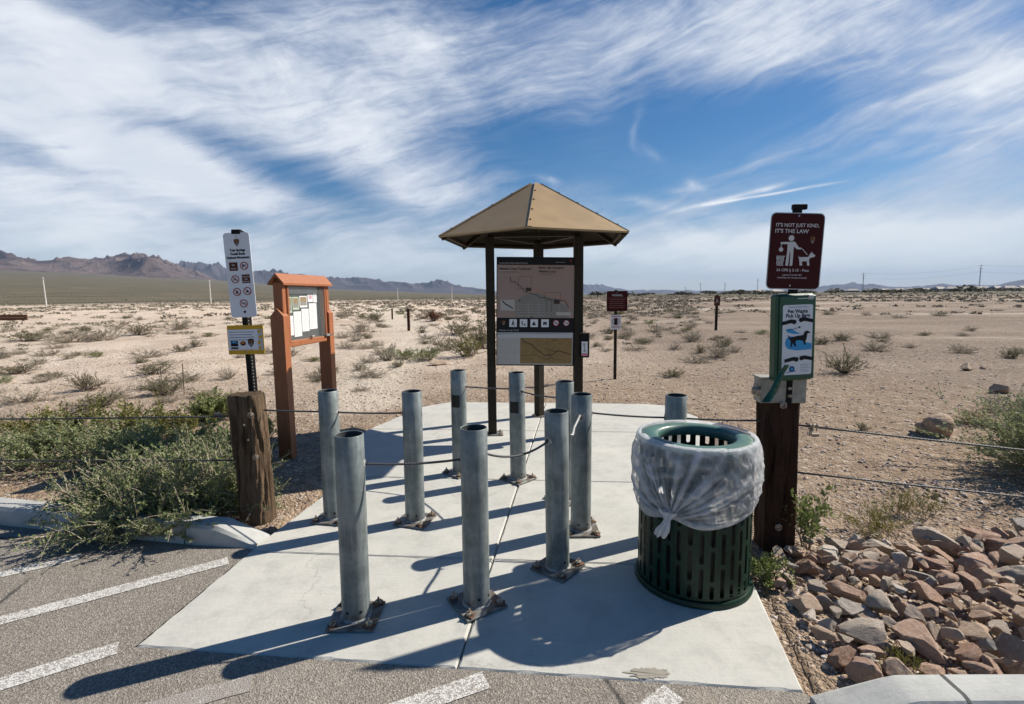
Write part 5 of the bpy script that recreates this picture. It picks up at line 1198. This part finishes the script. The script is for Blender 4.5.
named = [ # px, py, width px, height px, kind, label
 (88, 389, 42, 17, 'olive', 'rounded grey green shrub alone on the pale sand at far left'),
 (148, 357, 42, 10, 'grey', 'low grey shrub, left of the rules sign on pale sand'),
 (68, 359, 20, 7, 'grey', 'tiny grey shrub on the sand at upper left'),
 (40, 364, 22, 8, 'grey', 'small dry tuft near the left edge of the sand'),
 (70, 342, 60, 12, 'grey', 'wide grey shrub in the left middle distance'),
 (105, 340, 46, 14, 'grey', 'grey shrub beside the wide one in the left middle distance'),
 (30, 341, 44, 12, 'olive', 'olive shrub near the left edge in the middle distance'),
 (140, 335, 40, 10, 'olive', 'olive grey shrub in the left distance short of the white poles'),
 (180, 330, 46, 10, 'grey', 'grey clump just left of the rules sign post'),
 (229, 379, 24, 11, 'grey', 'small grey shrub just left of the yellow notice'),
 (195, 346, 22, 7, 'olive', 'little olive shrub below the tall white sign'),
 (10, 428, 46, 22, 'grey', 'dry grey shrub cut by the left edge near the upper cable'),
 (30, 400, 70, 14, 'grey', 'flat grey shrub near the left edge of the frame'),
 (402, 358, 44, 13, 'green', 'bright green low clump left of the kiosk'),
 (425, 360, 40, 15, 'green', 'second bright green clump, nearer the kiosk'),
 (387, 360, 26, 18, 'grey', 'dry clump at the left end of the green patch'),
 (444, 350, 40, 17, 'grey', 'grey shrub behind the green clumps left of the kiosk'),
 (468, 356, 46, 22, 'yellow', 'yellow green shrub right beside the kiosk left post'),
 (483, 348, 40, 26, 'olive', 'tall olive shrub partly hidden by the kiosk left post'),
 (458, 334, 44, 14, 'olive', 'olive shrub in the second row left of the kiosk'),
 (360, 332, 34, 10, 'grey', 'grey shrub beyond the trail left of the kiosk'),
 (374, 321, 30, 8, 'olive', 'olive shrub by the pale trail'),
 (398, 366, 24, 6, 'olive', 'thin grassy scrap in front of the green clumps'),
 (692, 342, 26, 12, 'grey', 'darker grey shrub on the right flat'),
 (676, 350, 18, 7, 'grey', 'tiny grey shrub left of the darker grey one'),
 (720, 357, 30, 15, 'grey', 'grey shrub beneath the small brown hiker sign'),
 (700, 354, 18, 8, 'olive', 'little olive tuft between two grey shrubs'),
 (735, 353, 20, 7, 'grey', 'low grey tuft right of the small brown hiker sign'),
 (655, 332, 26, 8, 'grey', 'grey shrub right of the maroon sign'),
 (628, 336, 24, 8, 'grey', 'grey shrub just behind the maroon sign post'),
 (962, 335, 20, 4, 'grey', 'flat grey tuft on the pale streak at right'),
 (1010, 358, 30, 10, 'olive', 'olive shrub at the right edge of the flat'),
 (1003, 412, 70, 16, 'grey', 'dead grey brush at the right edge above the saltbush'),
 (975, 425, 46, 14, 'yellow', 'olive tuft by the tan boulder on the right'),
 (863, 430, 18, 8, 'olive', 'thin low tuft by the upper right cable'),
 (1020, 442, 60, 40, 'olive', 'olive shrub joined to the right edge saltbush'),
 (960, 350, 18, 6, 'grey', 'grey tuft above the grey block on the right flat')]
occ = []
for px, py, w, h, kd, lb in named:
    g = gpos(px, py); D_ = g.y; wm = w/F*D_; hm = h/F*D_
    shrub(kd, g, (wm/.95, wm/.95, hm/.40), lb, rg=rg); occ.append((g.x, g.y, wm*.4))
LB = {'grey': 'dry grey desert shrub scattered on the sandy flat', 'olive': 'olive brown desert shrub scattered on the sandy flat', 'green': 'small green desert shrub scattered on the sandy flat', 'yellow': 'yellowish desert shrub scattered on the sandy flat'}
cnt = 0; rest = []
def dens(x, y):
    r = math.hypot(x, y); az = math.atan2(x, y)
    px = 512+F*math.tan(az) if abs(az) < 1.4 else -999
    base = float(vnoise(np.array([x]), np.array([y]), .05 if r > 30 else .12, 4)[0])
    d = base*.9
    if 340 < px < 700: d += .35 if r > 16 else .0
    if px > 700: d -= .28 if r < 120 else -.1
    if px < 340 and r < 22: d -= .12
    tr_ = abs(px-(392+12*math.sin(r/12)+(-60 if r < 14 else 0)))
    if tr_ < 16 and r < 60: d = 0
    if r < 34: d *= .15
    elif r < 90: d *= .38
    if px < 340 and r < 60: d *= .8
    return d
tries = 0
while tries < 30000:
    tries += 1
    r = 8.5*math.exp(rg.random()*math.log(560/8.5)); az = R(rg.uniform(-52, 52)); x, y = r*math.sin(az), r*math.cos(az)
    if r < 14 and -14 < math.degrees(az) < 16: continue
    if rg.random() > dens(x, y)*(1.0 if r > 16 else .5): continue
    s = rg.uniform(.35, 1.15)*(1.0 if r < 40 else 1.25)
    if r < 80 and any(math.hypot(x-a, y-b) < c+s*.45 for a, b, c in occ): continue
    occ.append((x, y, s*.35)) if r < 80 else None
    rest.append((r, x, y, s))
rest.sort(key=lambda q: q[3]/q[0], reverse=True)
zz_ = height(np.array([q[1] for q in rest]), np.array([q[2] for q in rest]))
NI = 255; far_v = []; far_f = []
for i, (r, x, y, s) in enumerate(rest):
    kd = rg.choices(('grey', 'olive', 'yellow', 'green'), (6, 4, .8, .4))[0]
    if i < NI:
        shrub(kd, (x, y, zz_[i]-.01), (s, s*rg.uniform(.8, 1.3), s*rg.uniform(.40, .75)), LB[kd], 'desert shrubs scattered on the flat', rg)
    else:
        nb, k_ = (70, .07) if r < 45 else (36, .10) if r < 90 else (14, .15) if r < 180 else (7, .22)
        for _ in range(nb):
            q = Vector((x+rg.gauss(0, s*.24), y+rg.gauss(0, s*.24), zz_[i]+s*rg.uniform(.0, .16))); b = len(far_v)
            d1 = Vector((rg.gauss(0, 1), rg.gauss(0, 1), rg.gauss(0, .6))).normalized()*s*k_*rg.uniform(.6, 1.2); d2 = Vector((rg.gauss(0, 1), rg.gauss(0, 1), rg.gauss(.8, .7))).normalized()*s*k_*rg.uniform(.6, 1.2)
            far_v += [q-d1, q+d2, q+d1, q-d2*.6]; far_f.append((b, b+1, b+2, b+3))
me = bpy.data.meshes.new('distant_scrub'); me.from_pydata([tuple(v) for v in far_v], [], far_f); m, t, p = new_mat('distant_scrub_leaf')
v = wpos(t); c = mix(t, nz(t, v, .9, 3).step(.3, .7), (.24, .21, .15), (.33, .29, .22)); c = mix(t, nz(t, v, .05, 3).step(.4, .65)*.6, c, (.14, .12, .08)); t.links.new(c.k, p.inputs['Base Color']); p.inputs['Roughness'].default_value = .9
me.materials.append(m); o = bpy.data.objects.new('distant_scrub', me); COL.objects.link(o); tag(o, kind='stuff')

# dark tree line and pale houses along the right horizon
def blob_tree(rg, w, h, leafm, trunkm, loc, label, group):
    e = empty('desert_tree', loc, 0, label, 'tree', group); vs = []; fs = []
    for _ in range(90):
        a = rg.uniform(0, 6.28); u = rg.random()**.5; q = Vector((u*w/2*math.cos(a), u*w/2*math.sin(a), h*(.25+.7*rg.random()*(1-u*u*.6)))); b = len(vs)
        d1 = Vector((rg.gauss(0, 1), rg.gauss(0, 1), rg.gauss(0, .5))).normalized()*w*.09; d2 = Vector((rg.gauss(0, 1), rg.gauss(0, 1), rg.gauss(0, 1))).normalized()*w*.08
        vs += [q-d1, q+d2, q+d1, q-d2]; fs.append((b, b+1, b+2, b+3))
    m_ = MB(); m_.v = [tuple(v) for v in vs]; m_.f = fs; m_.mi = [0]*len(fs); m_.build('crown', e, leafm); q = MB(); q.tube([(0, 0, -.3), (0.1, 0, h*.5)], w*.04, 5, taper=[1, .5]); q.build('trunk', e, trunkm); return e
rg = random.Random(9); tp = []
for i in range(6): tp.append(blob_tree(rg, 7, rg.uniform(3, 4.5), L_DARK, TWIGD, (0, 0, 0), 'x', None))
for i in range(88):
    px = 590+rg.random()**.75*450; D_ = rg.uniform(330, 540); g = P(px, 300, D_); z = hz(g.x, D_)
    lb = 'dark low tree in the line along the right horizon'
    o = tp[i] if i < 6 else copy_tree(tp[i % 6]); o.location = (g.x, D_, z); k = rg.uniform(.5, 1.1); o.scale = (k*2.0, k*2.0, k*(.9 if rg.random() > .15 else 1.3)); tag(o, lb, 'tree', 'dark trees along the right horizon')
HW = simple('stucco_wall', (.30, .25, .20), scale=.5, rough=.9, bump=0); HR = simple('pale_roof', (.42, .38, .34), (.34, .30, .27), .4, .9, bump=0); HG = flat('dark_window', (.04, .05, .06))
def house(w, d, h):
    e = empty('house', (0, 0, 0)); q = MB(); q.box((0, 0, h/2), (w, d, h)); q.build('wall', e, HW)
    q = MB(); vs = [(-w/2-.6, -d/2-.6, h), (w/2+.6, -d/2-.6, h), (w/2+.6, d/2+.6, h), (-w/2-.6, d/2+.6, h), (-w/2+3, 0, h+2.6), (w/2-3, 0, h+2.6)]
    q.add(vs, [(0, 1, 5, 4), (1, 2, 5), (2, 3, 4, 5), (3, 0, 4), (3, 2, 1, 0)]); q.build('roof', e, HR)
    for s in (-.3, .05, .32): q = MB(); q.box((s*w, -d/2-.03, h*.55), (1.6, .06, 1.3)); q.build('window', e, HG)
    return e
hp = house(17, 12, 3.2)
for i in range(17):
    px = (835, 852, 870, 884, 898, 912, 925, 938, 952, 966, 980, 995, 1008, 1020, 1035, 775, 758)[i]; D_ = 720+rg.uniform(-40, 120); g = P(px, 300, D_)
    o = hp if i == 0 else copy_tree(hp); o.location = (g.x, D_, hz(g.x, D_)-.3); o.rotation_euler[2] = rg.uniform(-.4, .4); k = rg.uniform(.9, 1.25); o.scale = (k, k, 1.25 if px > 930 else .95)
    tag(o, 'small pale roofed house in the row on the right horizon', 'house', 'pale houses on the right horizon')
# utility poles
POLEW = simple('pale_pole', (.62, .60, .56), scale=1, rough=.7, bump=0); POLED = simple('steel_pylon', (.16, .165, .17), scale=1, rough=.6, bump=0)
for px, yb, yt, D_, lb in ((46, 302, 277, 150, 'leftmost white pole on the plain, below the mountains'), (211, 304, 280, 150, 'white pole just left of the tall white rules sign'), (398, 305, 288, 175, 'thin white pole between the notice board and the kiosk'), (452, 303, 286, 190, 'thin white pole just left of the kiosk')):
    g = P(px, yb, D_); z = hz(g.x, D_); e = empty('utility_pole', (g.x, D_, z), 0, lb, 'utility pole', 'pale poles on the left plain'); t_ = P(px, yt, D_).z-z
    q = MB(); q.tube([(0, 0, 0), (-.02*t_ if px < 100 else 0, 0, t_)], .20, 6, taper=[1, .7]); q.build('pole', e, POLEW); q = MB(); q.box((0, 0, t_*.94), (.9, .15, .12)); q.build('crossarm', e, POLEW)
py_ = []
for px, yt, D_, big, lb in ((978, 265, 1000, 1, 'tall power pylon near the right edge of the horizon'), (862, 273, 1150, 1, 'thin power pylon right of the pet waste sign'), (757, 279, 1500, 0, 'faint pylon just left of the pet waste sign'), (700, 283, 1700, 0, 'faint tiny pylon left of the small hiker sign'), (724.5, 283, 1500, 0, 'faint pylon rising behind the small hiker sign'), (685, 287, 2000, 0, 'faintest tiny pylon on the middle horizon')):
    g = P(px, 300, D_); z = hz(g.x, D_); tz = P(px, yt, D_).z-z; e = empty('power_pylon', (g.x, D_, z), 0, lb, 'pylon')
    q = MB(); w = 1.0; q.tube([(-w, 0, 0), (-.25, 0, tz)], .3, 4); q.tube([(w, 0, 0), (.25, 0, tz)], .3, 4)
    for k in range(8): a, b = k/8, (k+1)/8; s = -1 if k % 2 else 1; q.tube([(s*(w-(w-.25)*a), 0, tz*a), (-s*(w-(w-.25)*b), 0, tz*b)], .16, 4)
    q.build('mast', e, POLED); 
    for f, l in ((.99, 5.5), (.86, 4.5), (.74, 3.5))[:3 if big else 2]: q = MB(); q.tube([(-l, 0, tz*f), (l, 0, tz*f)], .28, 4); q.build('crossarm', e, POLED)
    py_.append((g.x, D_, z, tz))
for f, s in ((.98, 1), (.73, -1)):
    a, b = py_[0], py_[1]; A_ = Vector((a[0]+4*s, a[1], a[2]+a[3]*f)); B_ = Vector((b[0]+4*s, b[1], b[2]+b[3]*f)); q = MB(); q.tube(cable_pts(A_, B_, 7), .10, 4); o = q.build('power_line', mat=POLED); tag(o, ('upper' if s > 0 else 'lower')+' power line wire slung between the two tall right pylons', 'power line')
    C_ = Vector((a[0]+260+4*s, a[1]-120, a[2]+a[3]*f)); q = MB(); q.tube(cable_pts(A_, C_, 7), .10, 4); o = q.build('power_line', mat=POLED); tag(o, ('upper' if s > 0 else 'lower')+' power line wire leaving the frame right of the tall pylon', 'power line')

# ------------------------------------------------------------------ mountains
def mat_mtn(name, c1, c2, c3, s):
    m, t, p = new_mat(name); v = wpos(t)
    a = nz(t, v, .0016*s, 8, .65, .6); b = nz(t, v, .007*s, 7, .7)
    c = mix(t, a.step(.4, .6), c1, c2); c = mix(t, b.step(.5, .66)*.8, c, c3); t.links.new(c.k, p.inputs['Base Color']); p.inputs['Roughness'].default_value = .95; p.inputs['Specular IOR Level'].default_value = .1
    setbump(t, p, b + nz(t, v, .02*s, 6, .7)*.4, .8, 30/s); return m
def ridge(p, sc_, seed):
    v = 0; a = .5; f = sc_; w = 1.0
    for k in range(6):
        n = 1-abs(mnoise.noise(Vector((p[0]*f+seed, p[1]*f, seed*.7+k)))*1.9); n = max(0, n)**2; v += a*n*w; w = min(1, n*1.6); a *= .50; f *= 2.1
    return v
def mountain(name, prof, D0, D1, nA, nR, seed, mat, rough=.45, base_tan=None, label=None):
    xs = [p[0] for p in prof]; az0, az1 = math.atan((xs[0]-512)/F), math.atan((xs[-1]-512)/F); AZ = np.linspace(az0, az1, nA); pxs = 512+F*np.tan(AZ)
    topy = np.interp(pxs, xs, [p[1] for p in prof]); topy = topy + np.array([1.3*mnoise.noise(Vector((x*.12, seed, 0)))+.9*mnoise.noise(Vector((x*.4, seed, 3)))+.5*mnoise.noise(Vector((x*1.1, seed, 6))) for x in pxs])
    hor = 293.2-.0111*(pxs-512)+0.0
    tn = np.array([max(0.0005, ((lambda d: d[2]/math.hypot(d[0], d[1]))(ray(float(px), float(ty))))) for px, ty in zip(pxs, topy)])
    RR = np.linspace(D0, D1, nR); Z = np.zeros((nA, nR)); B0 = np.zeros(nA)
    for i, a in enumerate(AZ):
        b0 = hz(math.sin(a)*D0, math.cos(a)*D0)-8; B0[i] = b0
        for j, r in enumerate(RR):
            u = j/(nR-1); env = (u/.72)**1.25 if u < .72 else math.cos((u-.72)/.28*math.pi/2)**.8
            x, y = r*math.sin(a), r*math.cos(a); n = ridge((x+y*.25, y*.9+x*.3), 1/(D1-D0)*2.9, seed); Z[i, j] = env*((1-rough)*.8+rough*2.0*n)
    SS = np.zeros(nA)
    for i in range(nA):
        need = tn[i]
        # solve scale so that max((b0+s*Z)/r) equals the skyline tangent
        SS[i] = np.min((need*RR - B0[i])[Z[i] > .15]/Z[i][Z[i] > .15])
    kw = max(4, nA//75); kern = np.exp(-(np.arange(-3*kw, 3*kw+1)/kw)**2/2.0); kern /= kern.sum(); SS = np.convolve(np.pad(SS, 3*kw, mode='edge'), kern, mode='valid')
    for i in range(nA): Z[i] = B0[i] + Z[i]*SS[i]*1.10
    vs = []; fs = []
    for i, a in enumerate(AZ):
        for j, r in enumerate(RR): vs.append((r*math.sin(a), r*math.cos(a), Z[i, j] if 0 < j else B0[i]-10))
    for i in range(nA-1):
        for j in range(nR-1): fs.append((i*nR+j, (i+1)*nR+j, (i+1)*nR+j+1, i*nR+j+1)[::-1])
    me = bpy.data.meshes.new(name); me.from_pydata(vs, [], fs); me.polygons.foreach_set('use_smooth', [True]*len(fs)); me.materials.append(mat); me.update(); o = bpy.data.objects.new(name, me); COL.objects.link(o); tag(o, kind='structure')
M1 = mat_mtn('brown_mountain_rock', (.085, .062, .060), (.15, .112, .10), (.038, .03, .034), 1); M2 = mat_mtn('dark_mountain_rock', (.055, .047, .05), (.085, .07, .07), (.045, .04, .04), 1)
mountain('mountains', [(-260, 268), (-120, 258), (-50, 254), (0, 252.4), (16, 255), (30, 258.7), (46, 263), (59, 262), (72, 259), (82, 259), (90, 262.5), (101, 260), (118, 260), (131, 256), (148, 256), (164, 259), (178, 264), (186, 268), (200, 272), (215, 278), (230, 286)], 4300, 7300, 900, 110, 3, M1, .42)
mountain('mountains', [(150, 276), (170, 270), (186, 266), (195.5, 262), (205, 264), (219, 267.5), (235, 270), (254, 273), (265, 272), (279, 271.5), (300, 276), (320, 277.5), (340, 278.5), (353, 280), (363.5, 278), (372, 279.6), (383, 281.7), (400, 282.8), (415, 284.5), (430, 283.9), (440, 280), (453, 284), (468, 288), (485, 289.6), (500, 292.5)], 8600, 11200, 760, 60, 8, M2, .40)
mountain('mountains', [(545, 292.3), (560, 289), (575, 287), (586, 284.5), (595.6, 286), (602, 285), (610.5, 288), (629.6, 290.4), (655, 290.2), (689, 290.6), (710, 291), (740, 290.6), (770, 290.5)], 15000, 17500, 420, 24, 14, M2, .45)
mountain('mountains', [(740, 291), (790, 289.5), (820, 287), (835, 284.8), (853, 284), (874, 284.8), (886.5, 287.3), (904, 287.2), (927, 286), (943, 284), (958, 286), (973, 284.8), (989, 286.5), (1004, 283), (1024, 279.6), (1060, 276), (1120, 280), (1200, 285)], 15000, 17500, 620, 24, 17, M2, .45)

# ------------------------------------------------------------------ haze
q = MB(); q.box((0, 0, 355), (44000, 44000, 850)); hzb = q.build('haze')
m = bpy.data.materials.new('thin_haze'); m.use_nodes = True; t = m.node_tree; t.nodes.remove(t.nodes['Principled BSDF'])
pv = t.nodes.new('ShaderNodeVolumePrincipled'); pv.inputs['Density'].default_value = HAZE_D = 4.0e-5; pv.inputs['Color'].default_value = (.50, .64, .90, 1); pv.inputs['Anisotropy'].default_value = 0.0
t.links.new(pv.outputs[0], t.nodes['Material Output'].inputs['Volume']); hzb.data.materials.append(m); tag(hzb, kind='stuff')

# ------------------------------------------------------------------ light and sky
S = Vector((1.068, .4602, 1.0)).normalized(); sun_el = math.asin(S.z); 
sl = bpy.data.lights.new('sun', 'SUN'); sl.energy = 5.0; sl.angle = R(.53); sl.color = (1, .935, .83); so = bpy.data.objects.new('sun', sl); COL.objects.link(so); so.rotation_euler = S.to_track_quat('Z', 'Y').to_euler(); so.location = (20, 10, 30)
w = bpy.data.worlds.new('World'); sc.world = w; w.use_nodes = True; t = w.node_tree; bg = t.nodes['Background']
sky = t.nodes.new('ShaderNodeTexSky'); sky.sky_type = 'NISHITA'; sky.sun_disc = False; sky.sun_elevation = sun_el; sky.sun_rotation = math.atan2(S.x, S.y); sky.altitude = 600; sky.air_density = 1.0; sky.dust_density = .6; sky.ozone_density = 3.0
gen = t.nodes.new('ShaderNodeTexCoord').outputs['Generated']; sep = t.nodes.new('ShaderNodeSeparateXYZ'); t.links.new(gen, sep.inputs[0])
X, Y, Z = (V(t, k) for k in sep.outputs); az = X._m('ARCTAN2', Y); el = Z._m('ARCSINE')
def comb(a, b, c=0.0):
    n = t.nodes.new('ShaderNodeCombineXYZ')
    for i, x in enumerate((a, b, c)):
        if isinstance(x, V): t.links.new(x.k, n.inputs[i])
        else: n.inputs[i].default_value = x
    return n.outputs[0]
# domain warp
wv = comb(az*1.0, el*1.6); w1 = nz(t, wv, 2.6, 3, .5, 0, 0)-.5; w2 = nz(t, comb(az+7.3, el*1.6+2.1), 2.6, 3, .5)-.5
u = az + w1*.20; v_ = el + w2*.12
def azel(px, py): d = Vector(ray(px, py)).normalized(); return math.atan2(d.x, d.y), math.asin(d.z)
def blob(px, py, rx, ry, rot=0.0, ww=.45, p_=1.0):
    """soft elliptic patch centred on a sky direction; radii in degrees"""
    a0_, e0 = azel(px, py); uu = az + w1*.16*ww - a0_; vv = el + w2*.10*ww - e0; c, s = math.cos(R(rot)), math.sin(R(rot))
    A_ = (uu*c + vv*s)*(1/R(rx)); B_ = (vv*c - uu*s)*(1/R(ry)); q_ = (A_*A_ + B_*B_)
    return (q_*-1).exp()
def fib(rot, sx, sy, scale, det=7, ro=.6, dist=.3, off=0.0):
    c, s = math.cos(R(rot)), math.sin(R(rot)); return nz(t, comb((u*c+v_*s)*sx+off, (v_*c-u*s)*sy, off), scale, det, ro, dist)
f1 = fib(8, 1.0, 2.7, 3.0, 8, .60, .15); f2 = fib(-14, 1.0, 2.2, 4.2, 8, .62, .25, 4.0); f3 = fib(14, 1, 7, 6, 6, .65, .3, 9.0)
base = f1*.55 + f2*.45
cov = base*0.0
pos = [(120, 110, 22, 8, -4, .62), (60, 190, 18, 5, 0, .55), (200, 60, 16, 4, 8, .3), (430, 60, 14, 5, -12, .45), (330, 110, 10, 7, -30, .38), (250, 215, 20, 2.6, 0, .42), (440, 190, 9, 2.6, 6, .6), (380, 150, 3, 5, 35, .32), (640, 30, 22, 4.2, 2, .62), (900, 45, 14, 4.5, -8, .75), (980, 90, 8, 4, -14, .45), (760, 70, 10, 2.2, 6, .28), (60, 15, 7, 2, 0, .5), (860, 145, 16, 1.8, 12, .30), (960, 160, 9, 2.2, 14, .42), (1000, 230, 12, 3.5, 4, .45), (700, 245, 30, 2.4, 0, .5), (300, 262, 40, 2.6, 0, .65), (430, 128, 5, 3, 20, .28), (640, 200, 12, 1.5, -10, .25), (900, 265, 30, 2.2, 0, .65)]
for (px, py, rx, ry, ro, am) in pos: cov = cov + blob(px, py, rx, ry, ro)*am
pos2 = [(700, 60, 14, 3, 4, .25), (560, 110, 6, 2.2, -20, .25), (900, 190, 16, 2.2, 12, .35), (780, 150, 9, 1.5, 14, .28), (660, 165, 7, 1.5, -15, .22), (820, 235, 18, 2, 0, .35), (560, 225, 14, 1.8, 0, .25), (60, 70, 16, 5, 0, .35), (100, 150, 18, 4, 0, .3)]
for (px, py, rx, ry, ro, am) in pos2: cov = cov + blob(px, py, rx, ry, ro)*am
neg = [(95, 15, 8, 1.8, -12, .38), (245, 150, 9, 1.6, -13, .85), (150, 38, 7, 1.2, -8, .15), (15, 145, 6, 1.6, -15, .4), (330, 190, 7, 1.3, -12, .5), (700, 115, 16, 4, 6, .55), (830, 90, 12, 2.6, 10, .35), (520, 155, 8, 3.5, 0, .35), (220, 218, 5, 1.0, -8, .5), (790, 205, 10, 1.5, 8, .3), (880, 170, 5, 1, 4, .3), (320, 218, 10, 1.0, 4, .35), (660, 175, 7, 2.5, 0, .3)]
for (px, py, rx, ry, ro, am) in neg: cov = cov - blob(px, py, rx, ry, ro)*am
back_ = (1-(Y+.1).step(0, .55)); cov = cov - back_*1.2 - el.step(R(36), R(60))*.9
f4 = fib(20, 1.0, 1.5, 9, 7, .62, .3, 5.0)
dn = (cov*.92 + (base-.5)*2.1 + (f3-.5)*.9 + (f4-.5)*.5 + .05)
dens_ = dn.step(-.05, 1.10)
wisp = ((f3-.40)*1.6).clamp()*.55*(cov+.5).clamp()
dens_ = (dens_*.97 + wisp*(1-dens_)).clamp()
hi = dens_*0.0
# contrails and small bright puffs
def streak(p0, p1, wd, am):
    a, b = azel(*p0), azel(*p1); L = math.hypot(b[0]-a[0], b[1]-a[1]); c, s = (b[0]-a[0])/L, (b[1]-a[1])/L; n2 = nz(t, comb(az, el), 9, 4, .6)-.5
    al_ = (az-a[0])*c+(el-a[1])*s; pr_ = (el-a[1])*c-(az-a[0])*s+n2*R(.25); q_ = (pr_*(1/R(wd))); g_ = (q_*q_*-1).exp()
    return g_*al_.step(-.01, .05)*(1-al_.step(L-.05, L+.02))*am*(.65+n2*1.6).clamp()
for s_ in (((690, 207), (845, 181), .13, 1.25), ((660, 215), (792, 182), .28, 1.05), ((700, 222), (840, 196), .4, .45), ((880, 130), (1024, 118), .4, .3), ((620, 196), (690, 212), .5, .4), ((925, 140), (1024, 120), .12, .4)): q__ = streak(*s_).clamp(); dens_ = dens_ + q__*(1-dens_); hi = hi + q__
for b_ in ((972, 102, .5, .65, 35, .8), (706, 184, 1.1, .6, -25, .8), (690, 189, 1.8, .45, 0, .5), (868, 111, 1.4, .3, 18, .55), (551, 186, 1.2, .35, -20, .9), (812, 131, 1.2, .22, 22, .35), (640, 125, .35, 1.8, 10, .3), (655, 145, 1.2, .6, -50, .25)):
    q__ = blob(*b_[:5], 1.3)*b_[5]*(nz(t, comb(az*1, el*1.4), 24, 5, .65)*2.0-.35).clamp(); dens_ = dens_ + q__*(1-dens_); hi = hi + q__
hzn = 1-el.step(-.02, .17); dens_ = (dens_ + hzn*.55*(1-dens_)).clamp()
thick = (dn.step(.45, 1.25))
shade = nz(t, comb(u*1.2, v_*3.5, 3.0), 4.5, 6, .6, .4).step(.3, .7)
ccol = mix(t, (thick*.65+shade*.35+hi*.9).clamp(), (.32, .375, .485), (.66, .685, .715)); ccol = mix(t, hzn*.9, ccol, (.56, .63, .65))
sk = t.nodes.new('ShaderNodeVectorMath'); sk.operation = 'SCALE'; t.links.new(sky.outputs[0], sk.inputs[0]); sk.inputs['Scale'].default_value = SKYS = .08
hs = t.nodes.new('ShaderNodeHueSaturation'); hs.inputs['Saturation'].default_value = 1.38; hs.inputs['Value'].default_value = .74; t.links.new(sk.outputs[0], hs.inputs['Color'])
fin = mix(t, dens_*.96, V(t, hs.outputs[0]), ccol)
sk2 = t.nodes.new('ShaderNodeVectorMath'); sk2.operation = 'SCALE'; t.links.new(fin.k, sk2.inputs[0]); sk2.inputs['Scale'].default_value = 1/SKYS
t.links.new(sk2.outputs[0], bg.inputs[0]); bg.inputs[1].default_value = SKYS

# ------------------------------------------------------------------ render
sc.render.engine = 'CYCLES'
sc.view_settings.view_transform = 'Standard'; sc.view_settings.look = 'None'; sc.view_settings.exposure = 0.52; sc.view_settings.gamma = 1
cy = sc.cycles; cy.use_denoising = True; cy.max_bounces = 6; cy.diffuse_bounces = 3; cy.glossy_bounces = 3; cy.transmission_bounces = 4; cy.transparent_max_bounces = 12; cy.volume_bounces = 0
cy.use_adaptive_sampling = True; cy.adaptive_threshold = .015; cy.sample_clamp_indirect = 6
